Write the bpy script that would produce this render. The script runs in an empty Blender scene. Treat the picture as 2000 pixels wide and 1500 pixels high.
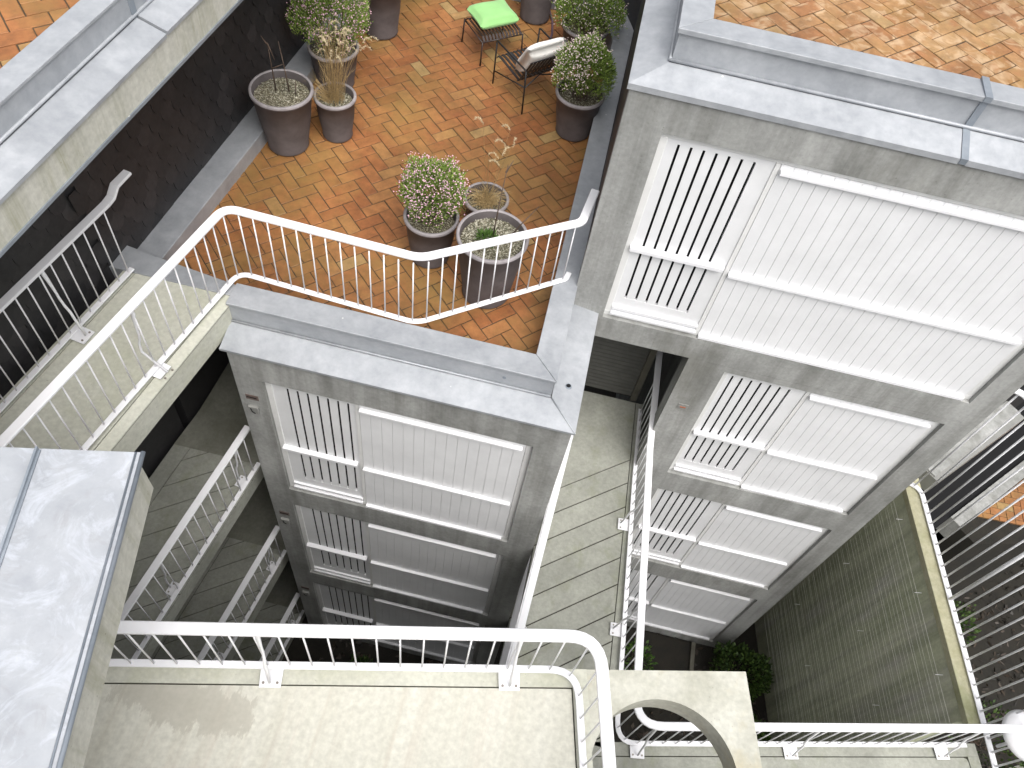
import bpy, bmesh, math, random
from mathutils import Vector, Matrix, noise
random.seed(7)
R = math.radians
sc = bpy.context.scene
H = 16.2                                   # eye height above the ground of the court; D(..) below is depth under the eye

# ------------------------------------------------------------------ camera
def make_camera():
    f = 1600.0
    V = Vector((-215.0, 1075.0, f)).normalized()          # straight down, in picture axes (right, down, forward)
    up = -V
    d = Vector((530.0, -2040.0, f)); Y = (d - up*d.dot(up)).normalized(); X = Y.cross(up)
    cam = bpy.data.cameras.new('camera'); co = bpy.data.objects.new('camera', cam); sc.collection.objects.link(co)
    r = Vector((X[0], Y[0], up[0])); u = -Vector((X[1], Y[1], up[1])); b = -Vector((X[2], Y[2], up[2]))
    m = Matrix((r, u, b)).transposed().to_4x4(); m.translation = (0, 0, H)
    co.matrix_world = m
    cam.sensor_width = 36; cam.lens = f/2000*36; cam.clip_start = 0.05; cam.clip_end = 500
    sc.camera = co
make_camera()
SUN_EL, SUN_AZ = R(60), R(150)
w = bpy.data.worlds.new('World'); sc.world = w; w.use_nodes = True
nt = w.node_tree; bg = nt.nodes['Background']
sky = nt.nodes.new('ShaderNodeTexSky'); sky.sky_type = 'NISHITA'; sky.sun_disc = False
sky.sun_elevation = SUN_EL; sky.sun_rotation = SUN_AZ; sky.air_density = 1.0; sky.dust_density = 6.0; sky.ozone_density = 1.0
hs = nt.nodes.new('ShaderNodeHueSaturation'); hs.inputs['Saturation'].default_value = 0.22
nt.links.new(sky.outputs[0], hs.inputs['Color']); nt.links.new(hs.outputs[0], bg.inputs['Color'])
bg.inputs['Strength'].default_value = 0.15
sl = bpy.data.lights.new('sun', 'SUN'); sl.energy = 1.15; sl.angle = R(50); sl.color = (1, 0.97, 0.93)
so = bpy.data.objects.new('sun', sl); sc.collection.objects.link(so)
# direction towards the sun: azimuth measured like the sky node
sd = Vector((math.sin(SUN_AZ)*math.cos(SUN_EL), math.cos(SUN_AZ)*math.cos(SUN_EL), math.sin(SUN_EL)))
so.rotation_euler = sd.to_track_quat('Z', 'Y').to_euler()
sc.view_settings.view_transform = 'Standard'; sc.view_settings.look = 'None'
sc.view_settings.exposure = 0.56; sc.view_settings.gamma = 1.0

# ------------------------------------------------------------------ materials
def new_mat(name):
    m = bpy.data.materials.new(name); m.use_nodes = True
    return m, m.node_tree, m.node_tree.nodes['Principled BSDF']
def N(nt, t, **k):
    n = nt.nodes.new(t)
    for a, v in k.items(): setattr(n, a, v)
    return n
def noise_node(nt, scale, detail=5, rough=0.6, vec=None, stretch=None):
    tc = N(nt, 'ShaderNodeTexCoord'); src = tc.outputs['Object']
    if stretch:
        mp = N(nt, 'ShaderNodeMapping'); mp.inputs['Scale'].default_value = stretch[:3]
        if len(stretch) > 3: mp.inputs['Rotation'].default_value = (0, 0, stretch[3])
        nt.links.new(src, mp.inputs[0]); src = mp.outputs[0]
    n = N(nt, 'ShaderNodeTexNoise'); n.inputs['Scale'].default_value = scale; n.inputs['Detail'].default_value = detail
    n.inputs['Roughness'].default_value = rough; nt.links.new(src, n.inputs['Vector'])
    return n
def ramp(nt, src, stops):
    r = N(nt, 'ShaderNodeValToRGB'); e = r.color_ramp.elements
    while len(e) < len(stops): e.new(0.5)
    for i, (p, c) in enumerate(stops):
        e[i].position = p; e[i].color = (*c, 1) if len(c) == 3 else c
    nt.links.new(src, r.inputs[0]); return r
def mix(nt, fac, a, b, mode='MIX'):
    m = N(nt, 'ShaderNodeMix', data_type='RGBA', blend_type=mode)
    if isinstance(fac, float): m.inputs[0].default_value = fac
    else: nt.links.new(fac, m.inputs[0])
    for s, i in ((a, 6), (b, 7)):
        if isinstance(s, tuple): m.inputs[i].default_value = (*s, 1)
        else: nt.links.new(s, m.inputs[i])
    return m.outputs[2]
def bump(nt, p, src, strength=0.3, dist=0.01):
    b = N(nt, 'ShaderNodeBump'); b.inputs['Strength'].default_value = strength; b.inputs['Distance'].default_value = dist
    nt.links.new(src, b.inputs['Height']); nt.links.new(b.outputs[0], p.inputs['Normal'])
def g(v, t=(1, 1, 1)): return (v*t[0], v*t[1], v*t[2])

def concrete(name, lo, hi, stain=None, stain_amt=0.5, stretch=(1, 1, 1), sc1=1.3, pits=True, stain_scale=0.9, streak=False):
    m, nt, p = new_mat(name)
    a = noise_node(nt, sc1, 7, 0.62, stretch=stretch); r = ramp(nt, a.outputs[0], [(0.3, lo), (0.7, hi)])
    b = noise_node(nt, 22, 4, 0.6); rb = ramp(nt, b.outputs[0], [(0.3, (0.86, 0.86, 0.86)), (0.7, (1.08, 1.08, 1.08))])
    c = mix(nt, 1.0, r.outputs[0], rb.outputs[0], 'MULTIPLY')
    if stain:
        s = noise_node(nt, stain_scale, 8, 0.7, stretch=(stretch[0]*1.3, stretch[1], stretch[2]))
        rs = ramp(nt, s.outputs[0], [(0.52, (0, 0, 0)), (0.68, g(stain_amt))]); c = mix(nt, rs.outputs[0], c, stain)
    if streak:
        k = noise_node(nt, 1.0, 6, 0.65, stretch=(5.5, 5.5, 0.22)); rk = ramp(nt, k.outputs[0], [(0.36, (0.66, 0.66, 0.64)), (0.55, (1, 1, 1)), (0.75, (1.1, 1.1, 1.09))])
        c = mix(nt, 0.75, c, rk.outputs[0], 'MULTIPLY')
    if pits:
        v = N(nt, 'ShaderNodeTexNoise'); tc = N(nt, 'ShaderNodeTexCoord'); v.inputs['Scale'].default_value = 45; v.inputs['Detail'].default_value = 2
        nt.links.new(tc.outputs['Object'], v.inputs['Vector'])
        rv = ramp(nt, v.outputs[0], [(0.24, (0.55, 0.53, 0.5)), (0.3, (1, 1, 1))]); c = mix(nt, 0.7, c, rv.outputs[0], 'MULTIPLY')
    nt.links.new(c, p.inputs['Base Color']); p.inputs['Roughness'].default_value = 0.85
    bump(nt, p, b.outputs[0], 0.25, 0.004)
    return m
M = {}
M['facade'] = concrete('facade_concrete', (0.22, 0.223, 0.212), (0.42, 0.423, 0.41), (0.17, 0.168, 0.145), 0.6, (1, 1, 0.6), 1.6, streak=True)
M['slab'] = concrete('slab_concrete', (0.48, 0.48, 0.405), (0.585, 0.585, 0.51), (0.40, 0.41, 0.28), 0.5)
M['board_slab'] = concrete('brushed_slab_concrete', (0.55, 0.54, 0.465), (0.62, 0.61, 0.54), (0.48, 0.42, 0.35), 0.35, (9, 0.6, 1, R(-13)), 0.9, pits=False)
def patch(m, cx, cy, rad, col):
    nt = m.node_tree; p = nt.nodes['Principled BSDF']; src = p.inputs['Base Color'].links[0].from_socket
    tc = N(nt, 'ShaderNodeTexCoord'); mp = N(nt, 'ShaderNodeMapping'); mp.inputs['Location'].default_value = (-cx/rad[0], -cy/rad[1], 0); mp.inputs['Scale'].default_value = (1/rad[0], 1/rad[1], 0)
    nt.links.new(tc.outputs['Object'], mp.inputs[0]); ln = N(nt, 'ShaderNodeVectorMath', operation='LENGTH'); nt.links.new(mp.outputs[0], ln.inputs[0])
    n = noise_node(nt, 7, 8, 0.7, stretch=(1.6, 0.6, 1, R(-13))); ad = N(nt, 'ShaderNodeMath', operation='ADD'); nt.links.new(ln.outputs['Value'], ad.inputs[0]); nt.links.new(n.outputs[0], ad.inputs[1])
    r = ramp(nt, ad.outputs[0], [(0.0, (0.9, 0.9, 0.9)), (0.90, (0.6, 0.6, 0.6)), (0.97, (0.0, 0.0, 0.0))]); nt.links.new(mix(nt, r.outputs[0], src, col), p.inputs['Base Color'])
patch(M['board_slab'], -2.0, 1.05, (1.25, 0.42), (0.385, 0.365, 0.31))
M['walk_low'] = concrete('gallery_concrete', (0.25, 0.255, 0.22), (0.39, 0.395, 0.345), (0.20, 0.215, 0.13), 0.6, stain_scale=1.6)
M['ring'] = concrete('weathered_concrete', (0.40, 0.395, 0.33), (0.58, 0.575, 0.51), (0.50, 0.44, 0.29), 0.75, sc1=2.5)
M['fascia'] = concrete('fascia_concrete', (0.42, 0.415, 0.355), (0.57, 0.56, 0.50), (0.28, 0.275, 0.18), 0.6, (6, 6, 0.6), 1.2)
M['lichen'] = concrete('lichen_wall_concrete', (0.44, 0.47, 0.31), (0.66, 0.67, 0.50), (0.60, 0.58, 0.53), 0.8, (1.8, 1.8, 0.35), 1.1, streak=True)
M['passage'] = concrete('shade_toned_concrete', (0.15, 0.15, 0.12), (0.26, 0.26, 0.22), (0.10, 0.10, 0.07), 0.6)  # colour kept dark to give the covered passages their shade
M['coping'] = concrete('coping_concrete', (0.36, 0.34, 0.20), (0.52, 0.50, 0.36), (0.25, 0.27, 0.12), 0.7, sc1=3)

def zinc(name, lo, hi, rough=0.42, metal=0.35, sc1=1.5, speck=False):
    m, nt, p = new_mat(name)
    a = noise_node(nt, sc1, 8, 0.65); b = noise_node(nt, sc1*5, 6, 0.7)
    r = ramp(nt, a.outputs[0], [(0.32, lo), (0.68, hi)]); rb = ramp(nt, b.outputs[0], [(0.3, (0.85, 0.86, 0.88)), (0.7, (1.08, 1.08, 1.08))])
    c = mix(nt, 1.0, r.outputs[0], rb.outputs[0], 'MULTIPLY')
    if speck:
        wv = noise_node(nt, 3.2, 9, 0.75); wv.inputs['Distortion'].default_value = 1.6
        rw = ramp(nt, wv.outputs[0], [(0.5, (0, 0, 0)), (0.72, (0.8, 0.8, 0.8))]); c = mix(nt, rw.outputs[0], c, (0.56, 0.59, 0.65))
        w2 = noise_node(nt, 5.5, 9, 0.7); w2.inputs['Distortion'].default_value = 0.8
        r2 = ramp(nt, w2.outputs[0], [(0.55, (0, 0, 0)), (0.75, (0.7, 0.7, 0.7))]); c = mix(nt, r2.outputs[0], c, (0.30, 0.30, 0.31))
    vo = N(nt, 'ShaderNodeTexVoronoi'); vo.inputs['Scale'].default_value = 4.5; tc2 = N(nt, 'ShaderNodeTexCoord'); nt.links.new(tc2.outputs['Object'], vo.inputs['Vector'])
    rv = ramp(nt, vo.outputs['Distance'], [(0.03, (0.85, 0.85, 0.85)), (0.055, (0, 0, 0))])
    gate = noise_node(nt, 1.4, 3); rg_ = ramp(nt, gate.outputs[0], [(0.5, (0, 0, 0)), (0.56, (1, 1, 1))]); sp_ = mix(nt, 1.0, rv.outputs[0], rg_.outputs[0], 'MULTIPLY')
    c = mix(nt, sp_, c, (0.74, 0.74, 0.72))     # bird droppings
    nt.links.new(c, p.inputs['Base Color']); p.inputs['Metallic'].default_value = metal
    rr = ramp(nt, b.outputs[0], [(0.3, g(rough-0.1)), (0.7, g(rough+0.15))]); nt.links.new(rr.outputs[0], p.inputs['Roughness'])
    bump(nt, p, a.outputs[0], 0.12, 0.02)
    return m
M['zinc'] = zinc('zinc_sheet', (0.34, 0.355, 0.375), (0.46, 0.475, 0.495), 0.5, 0.3, 2.2)
M['zinc_old'] = zinc('patinated_zinc', (0.33, 0.345, 0.365), (0.44, 0.455, 0.48), 0.6, 0.15, 1.0, True)
M['zinc_dark'] = zinc('seam_zinc', (0.22, 0.25, 0.28), (0.34, 0.37, 0.41), 0.45)

def plain(name, col, rough=0.5, metal=0.0, var=0.12, scale=8, bmp=0.0):
    m, nt, p = new_mat(name)
    a = noise_node(nt, scale, 5, 0.6); r = ramp(nt, a.outputs[0], [(0.3, g(1-var, col)), (0.7, g(1+var, col))])
    nt.links.new(r.outputs[0], p.inputs['Base Color']); p.inputs['Roughness'].default_value = rough; p.inputs['Metallic'].default_value = metal
    if bmp: bump(nt, p, a.outputs[0], bmp, 0.01)
    return m
M['white'] = plain('white_enamel', (0.80, 0.80, 0.82), 0.35, var=0.04, scale=3)
M['board'] = plain('white_painted_board', (0.74, 0.745, 0.755), 0.5, var=0.05, scale=2.5)
M['frame'] = plain('white_window_frame', (0.73, 0.73, 0.72), 0.5, var=0.06, scale=4)
M['void'] = plain('dark_interior', (0.004, 0.004, 0.005), 0.95, var=0.2)
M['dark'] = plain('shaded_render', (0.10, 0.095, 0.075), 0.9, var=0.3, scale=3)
M['louvre'] = plain('dark_louvre', (0.05, 0.05, 0.042), 0.6, var=0.2)
M['black_metal'] = plain('black_powder_coat', (0.018, 0.017, 0.018), 0.4, var=0.2)
M['brown_metal'] = plain('dark_brown_powder_coat', (0.035, 0.022, 0.02), 0.4, var=0.2)
M['pot'] = plain('taupe_clay', (0.095, 0.082, 0.083), 0.65, var=0.25, scale=5, bmp=0.1)
M['pot_rim'] = plain('pale_clay_rim', (0.30, 0.275, 0.28), 0.6, var=0.25, scale=9)  # rim ring paler than the pot wall
M['twig'] = plain('bare_twig', (0.11, 0.075, 0.055), 0.8, var=0.3)
M['straw'] = plain('dry_straw', (0.42, 0.30, 0.14), 0.8, var=0.3, scale=30)
M['plume'] = plain('pale_seed_plume', (0.62, 0.52, 0.34), 0.9, var=0.2, scale=30)
M['pink'] = plain('pink_blossom', (0.74, 0.46, 0.56), 0.7, var=0.35, scale=25)
M['cream'] = plain('cream_blossom', (0.78, 0.64, 0.62), 0.7, var=0.3, scale=25)
M['hose'] = plain('mauve_hose', (0.16, 0.10, 0.13), 0.5)
M['bolt'] = plain('galvanised_bolt', (0.30, 0.27, 0.24), 0.5, 0.5)
M['rust'] = plain('rust_orange', (0.30, 0.10, 0.05), 0.7)
M['maroon'] = plain('dull_red_plate', (0.15, 0.11, 0.095), 0.6)
M['clear'] = plain('pale_grey_plastic', (0.25, 0.25, 0.235), 0.3)
M['steel'] = plain('stainless_wire', (0.62, 0.62, 0.56), 0.45, 0.3)
def leaf(name, a, b, scale=14):
    m, nt, p = new_mat(name)
    gm = N(nt, 'ShaderNodeNewGeometry'); r = ramp(nt, gm.outputs['Random Per Island'], [(0.0, a), (1.0, b)])
    nt.links.new(r.outputs[0], p.inputs['Base Color']); p.inputs['Roughness'].default_value = 0.6
    return m
M['leaf'] = leaf('shrub_leaf', (0.10, 0.18, 0.025), (0.30, 0.40, 0.09))
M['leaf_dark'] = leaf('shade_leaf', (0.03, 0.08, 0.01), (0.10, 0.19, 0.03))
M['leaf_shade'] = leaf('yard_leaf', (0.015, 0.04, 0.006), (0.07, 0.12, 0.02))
M['litter'] = leaf('leaf_litter', (0.008, 0.007, 0.005), (0.045, 0.03, 0.018))
def fabric(name, col):
    m, nt, p = new_mat(name); a = noise_node(nt, 180, 2, 0.5); b = noise_node(nt, 5, 3)
    r = ramp(nt, b.outputs[0], [(0.3, g(0.93, col)), (0.7, g(1.05, col))]); nt.links.new(r.outputs[0], p.inputs['Base Color'])
    p.inputs['Roughness'].default_value = 0.95; p.inputs['Sheen Weight'].default_value = 0.3
    bump(nt, p, a.outputs[0], 0.3, 0.002); return m
M['green_fabric'] = fabric('mint_green_fabric', (0.30, 0.60, 0.22)); M['white_fabric'] = fabric('off_white_fabric', (0.93, 0.91, 0.86))
def brick_mat(name, cols, moss, bloom=False):
    m, nt, p = new_mat(name)
    gm = N(nt, 'ShaderNodeNewGeometry')
    r = ramp(nt, gm.outputs['Random Per Island'], cols)
    a = noise_node(nt, 9, 7, 0.7); ra = ramp(nt, a.outputs[0], [(0.3, (0.68, 0.66, 0.64)), (0.7, (1.22, 1.2, 1.15))])
    c = mix(nt, 1.0, r.outputs[0], ra.outputs[0], 'MULTIPLY')
    b = noise_node(nt, 1.1, 6, 0.65); rb = ramp(nt, b.outputs[0], [(0.44, (0, 0, 0)), (0.70, g(moss))])
    c = mix(nt, rb.outputs[0], c, (0.27, 0.175, 0.05))
    if bloom:                              # worn pale smears on each paver
        q = noise_node(nt, 7, 4, 0.55); q.inputs['Distortion'].default_value = 0.8; rq = ramp(nt, q.outputs[0], [(0.5, (0, 0, 0)), (0.66, (0.75, 0.75, 0.75))]); c = mix(nt, rq.outputs[0], c, (0.55, 0.385, 0.235))
        q = noise_node(nt, 5, 4, 0.6); rq = ramp(nt, q.outputs[0], [(0.56, (0, 0, 0)), (0.7, (0.6, 0.6, 0.6))]); c = mix(nt, rq.outputs[0], c, (0.36, 0.15, 0.06))
    lf = noise_node(nt, 0.9, 5, 0.6); rl = ramp(nt, lf.outputs[0], [(0.35, (0.74, 0.74, 0.72)), (0.62, (1.08, 1.08, 1.08))]); c = mix(nt, 1.0, c, rl.outputs[0], 'MULTIPLY')
    d = noise_node(nt, 34, 5, 0.7); rd = ramp(nt, d.outputs[0], [(0.60, (0, 0, 0)), (0.72, (0.5, 0.5, 0.5))])
    c = mix(nt, rd.outputs[0], c, (0.14, 0.09, 0.05))
    nt.links.new(c, p.inputs['Base Color']); p.inputs['Roughness'].default_value = 0.62
    bump(nt, p, d.outputs[0], 0.35, 0.004); return m
M['brick'] = brick_mat('terracotta_paver', [(0.0, (0.295, 0.110, 0.038)), (0.4, (0.335, 0.137, 0.048)), (0.84, (0.355, 0.155, 0.055)), (0.95, (0.36, 0.19, 0.07)), (1.0, (0.39, 0.26, 0.115))], 0.7)
M['brick_pale'] = brick_mat('bleached_paver', [(0.0, (0.30, 0.135, 0.055)), (0.4, (0.34, 0.17, 0.072)), (0.75, (0.37, 0.21, 0.095)), (1.0, (0.41, 0.27, 0.13))], 0.6, True)
M['joint'] = plain('paver_bed', (0.075, 0.05, 0.028), 0.95, var=0.35, scale=6)
M['gap'] = plain('dark_joint', (0.05, 0.048, 0.035), 0.95, var=0.3, scale=6)  # near black sheet under slab joints and grooves
def slate_mat():
    m, nt, p = new_mat('dark_slate')
    gm = N(nt, 'ShaderNodeNewGeometry'); r = ramp(nt, gm.outputs['Random Per Island'], [(0, (0.020, 0.020, 0.022)), (0.7, (0.027, 0.026, 0.028)), (1, (0.040, 0.038, 0.040))])
    a = noise_node(nt, 14, 7, 0.7); ra = ramp(nt, a.outputs[0], [(0.3, (0.7, 0.7, 0.7)), (0.7, (1.3, 1.28, 1.25))])
    c = mix(nt, 1.0, r.outputs[0], ra.outputs[0], 'MULTIPLY'); nt.links.new(c, p.inputs['Base Color']); p.inputs['Roughness'].default_value = 0.6
    bump(nt, p, a.outputs[0], 0.3, 0.004); return m
M['slate'] = slate_mat()
def soil_mat(name, lo, hi, sp, th=0.56):
    m, nt, p = new_mat(name)
    a = noise_node(nt, 3, 7, 0.7); r = ramp(nt, a.outputs[0], [(0.3, lo), (0.7, hi)])
    b = noise_node(nt, 60, 3, 0.6); rb = ramp(nt, b.outputs[0], [(th, (0, 0, 0)), (th+0.05, (1, 1, 1))])
    c = mix(nt, rb.outputs[0], r.outputs[0], sp); nt.links.new(c, p.inputs['Base Color']); p.inputs['Roughness'].default_value = 0.95
    bump(nt, p, b.outputs[0], 0.8, 0.01); return m
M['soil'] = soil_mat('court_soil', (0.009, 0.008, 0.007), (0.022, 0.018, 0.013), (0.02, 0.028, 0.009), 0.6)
M['pot_soil'] = soil_mat('gritty_pot_soil', (0.05, 0.045, 0.03), (0.12, 0.10, 0.06), (0.36, 0.34, 0.24), 0.53)
M['grit'] = leaf('pale_grit', (0.05, 0.055, 0.02), (0.55, 0.52, 0.42))

# ------------------------------------------------------------------ mesh helpers
class MB:
    def __init__(s): s.v = []; s.f = []
    def add(s, vs, fs):
        n = len(s.v); s.v += [tuple(v) for v in vs]; s.f += [[i+n for i in f] for f in fs]; return s
    def prism(s, poly, z0, z1):
        a = sum(poly[i][0]*poly[(i+1) % len(poly)][1]-poly[(i+1) % len(poly)][0]*poly[i][1] for i in range(len(poly)))
        if a < 0: poly = poly[::-1]
        n = len(poly)
        f = [list(range(n-1, -1, -1)), list(range(n, 2*n))] + [[i, (i+1) % n, n+(i+1) % n, n+i] for i in range(n)]
        return s.add([(x, y, z0) for x, y in poly]+[(x, y, z1) for x, y in poly], f)
    def box(s, x0, x1, y0, y1, z0, z1):
        return s.prism([(x0, y0), (x1, y0), (x1, y1), (x0, y1)], min(z0, z1), max(z0, z1))
    def hexa(s, b, t):                     # eight corners: bottom quad, top quad (counter-clockwise seen from above)
        return s.add(list(b)+list(t), [[3, 2, 1, 0], [4, 5, 6, 7], [0, 1, 5, 4], [1, 2, 6, 5], [2, 3, 7, 6], [3, 0, 4, 7]])
    def bar(s, p, q, w, h=None, up=(0, 0, 1)):   # rectangular bar from p to q
        h = h or w; p = Vector(p); q = Vector(q); d = (q-p).normalized(); a = d.cross(Vector(up))
        if a.length < 1e-4: a = d.cross(Vector((1, 0, 0)))
        a.normalize(); b = a.cross(d); o = []
        for c in (p, q): o += [c-a*w/2-b*h/2, c+a*w/2-b*h/2, c+a*w/2+b*h/2, c-a*w/2+b*h/2]
        return s.add(o, [[0, 1, 2, 3], [7, 6, 5, 4], [0, 4, 5, 1], [1, 5, 6, 2], [2, 6, 7, 3], [3, 7, 4, 0]])
    def sweep_rect(s, path, w, h):         # flat bar along a level polyline
        n = len(path); P_ = [Vector(p) for p in path]; v = []
        for i, p in enumerate(P_):
            a = (P_[i]-P_[i-1]).normalized() if i else (P_[1]-P_[0]).normalized()
            b = (P_[i+1]-P_[i]).normalized() if i < n-1 else a
            t = (a+b).normalized(); m = Vector((-t.y, t.x, 0)); m.normalize(); k = w/2/max(0.4, math.sqrt((1+a.dot(b))/2))
            e = min(h, w)*0.22
            for (c, z) in ((-k, -h/2+e), (-k+e, -h/2), (k-e, -h/2), (k, -h/2+e), (k, h/2-e), (k-e, h/2), (-k+e, h/2), (-k, h/2-e)): v.append(p+m*c+Vector((0, 0, z)))
        f = []
        for i in range(n-1):
            for j in range(8): f.append([i*8+j, (i+1)*8+j, (i+1)*8+(j+1) % 8, i*8+(j+1) % 8])
        f += [list(range(8)), list(range(n*8-1, n*8-9, -1))]
        return s.add(v, f)
    def tube(s, path, r, n=8, cap=True):
        P_ = [Vector(p) for p in path]; rs = r if isinstance(r, (list, tuple)) else [r]*len(P_); v = []; f = []
        ref = None
        for i, p in enumerate(P_):
            t = (P_[min(i+1, len(P_)-1)]-P_[max(i-1, 0)]).normalized()
            if ref is None: ref = t.orthogonal().normalized()
            ref = (ref-t*ref.dot(t)).normalized(); b = t.cross(ref)
            for k in range(n):
                a = 2*math.pi*k/n; v.append(p+(ref*math.cos(a)+b*math.sin(a))*rs[i])
        for i in range(len(P_)-1):
            for k in range(n): f.append([i*n+k, i*n+(k+1) % n, (i+1)*n+(k+1) % n, (i+1)*n+k])
        if cap: f += [list(range(n-1, -1, -1)), list(range(len(v)-n, len(v)))]
        return s.add(v, f)
    def lathe(s, prof, n=40, c=(0, 0, 0)):
        v = []; f = []
        for r, z in prof:
            for k in range(n):
                a = 2*math.pi*k/n; v.append((c[0]+r*math.cos(a), c[1]+r*math.sin(a), c[2]+z))
        for i in range(len(prof)-1):
            for k in range(n): f.append([i*n+k, i*n+(k+1) % n, (i+1)*n+(k+1) % n, (i+1)*n+k])
        return s.add(v, f)
    def build(s, name, m, parent=None, smooth=False, bevel=0.0):
        me = bpy.data.meshes.new(name); me.from_pydata(s.v, [], s.f); me.update()
        if smooth:
            for p in me.polygons: p.use_smooth = True
        o = bpy.data.objects.new(name, me); sc.collection.objects.link(o)
        if m is not None: me.materials.append(m)
        if parent is not None: o.parent = parent
        if bevel:
            b = o.modifiers.new('bevel', 'BEVEL'); b.width = bevel; b.segments = 2; b.limit_method = 'ANGLE'; b.angle_limit = R(40)
        return o
def tag(o, label=None, cat=None, group=None, kind=None):
    if label: o['label'] = label
    if cat: o['category'] = cat
    if group: o['group'] = group
    if kind: o['kind'] = kind
    return o
def thing(name, label, cat, loc=(0, 0, 0), group=None, rz=0):
    o = bpy.data.objects.new(name, None); sc.collection.objects.link(o); o.location = loc; o.rotation_euler = (0, 0, rz)
    o.empty_display_size = 0.1
    return tag(o, label, cat, group)
def Z(D): return H-D
def clip(poly, a, b, c):                   # keep a*x+b*y <= c
    out = []
    for i in range(len(poly)):
        p, q = poly[i], poly[(i+1) % len(poly)]; fp = a*p[0]+b*p[1]-c; fq = a*q[0]+b*q[1]-c
        if fp <= 0: out.append(p)
        if (fp < 0 < fq) or (fq < 0 < fp):
            t = fp/(fp-fq); out.append((p[0]+(q[0]-p[0])*t, p[1]+(q[1]-p[1])*t))
    return out
def ccw(poly):
    a = sum(poly[i][0]*poly[(i+1) % len(poly)][1]-poly[(i+1) % len(poly)][0]*poly[i][1] for i in range(len(poly)))
    return poly if a > 0 else poly[::-1]
def clip_to(poly, region):                 # convex region
    region = ccw(region)
    for i in range(len(region)):
        p, q = region[i], region[(i+1) % len(region)]; nx, ny = q[1]-p[1], -(q[0]-p[0])
        poly = clip(poly, nx, ny, nx*p[0]+ny*p[1])
        if len(poly) < 3: return []
    return poly
def rounded(pts, r, seg=7):
    out = [Vector((*pts[0], 0))]
    for i in range(1, len(pts)-1):
        p = Vector((*pts[i], 0)); a = (Vector((*pts[i-1], 0))-p); b = (Vector((*pts[i+1], 0))-p); la, lb = a.length, b.length; a.normalize(); b.normalize()
        ang = a.angle(b); rr = r[i-1] if isinstance(r, (list, tuple)) else r
        d = min(rr/math.tan(ang/2), la*0.49, lb*0.49)
        s0, s1 = p+a*d, p+b*d
        for k in range(seg+1):
            t = k/seg; out.append((1-t)**2*s0+2*t*(1-t)*p+t*t*s1)
    out.append(Vector((*pts[-1], 0))); return out

# ------------------------------------------------------------------ pavers laid in herringbone
def herringbone(name, region, ztop, mat, ang=45, W=0.146, org=(0, 0), kind=True):
    W = 0.156
    xs = [p[0] for p in region]; ys = [p[1] for p in region]; cx, cy = sum(xs)/len(xs), sum(ys)/len(ys)
    Rr = max(math.hypot(p[0]-cx, p[1]-cy) for p in region); n = int(Rr/W)+3; ca, sa = math.cos(R(ang)), math.sin(R(ang))
    mb = MB(); rnd = random.Random(name+str(len(xs))+str(cx)); gp = 0.0042
    for i in range(-n, n):
        for j in range(-n, n):
            k = (i-j) % 4
            if k == 0: a = (i, j, i+2, j+1)
            elif k == 3: a = (i, j, i+1, j+2)
            else: continue
            x0, y0, x1, y1 = [t*W for t in a]; g2 = gp+rnd.uniform(0, 0.0025)
            q = [(x0+g2, y0+g2), (x1-g2, y0+g2), (x1-g2, y1-g2), (x0+g2, y1-g2)]
            q = [(cx+org[0]+x*ca-y*sa, cy+org[1]+x*sa+y*ca) for x, y in q]
            q = clip_to(q, region)
            if len(q) < 3: continue
            mxx = sum(p[0] for p in q)/len(q); myy = sum(p[1] for p in q)/len(q)
            dz = rnd.uniform(-0.0035, 0.0035); tx, ty = rnd.uniform(-0.02, 0.02), rnd.uniform(-0.02, 0.02); m = len(q); e = 0.003
            vb = [(x, y, ztop-0.03) for x, y in q]
            vm = [(x, y, ztop-0.004+dz+(x-mxx)*tx+(y-myy)*ty) for x, y in q]
            vt = [(x+(mxx-x)*e/0.08, y+(myy-y)*e/0.08, ztop+dz+(x-mxx)*tx+(y-myy)*ty) for x, y in q]
            mb.add(vb+vm+vt, [[a, (a+1) % m, m+(a+1) % m, m+a] for a in range(m)]+[[m+a, m+(a+1) % m, 2*m+(a+1) % m, 2*m+a] for a in range(m)]+[list(range(2*m, 3*m))])
    o = mb.build(name, mat)
    bed = MB(); bed.prism(region, ztop-0.05, ztop-0.008); b = bed.build('paving_bed', M['joint'], o)
    if kind: tag(o, kind='structure')
    return o

# ================================================================== LARGE STRUCTURE
XL0, XL1, YL = -3.12, 0.49, 4.38            # left tower front
# ---- ground of the court
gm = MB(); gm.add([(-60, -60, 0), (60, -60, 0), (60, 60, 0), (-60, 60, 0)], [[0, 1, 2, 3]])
ground = gm.build('ground', M['soil']); tag(ground, kind='structure')

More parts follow.
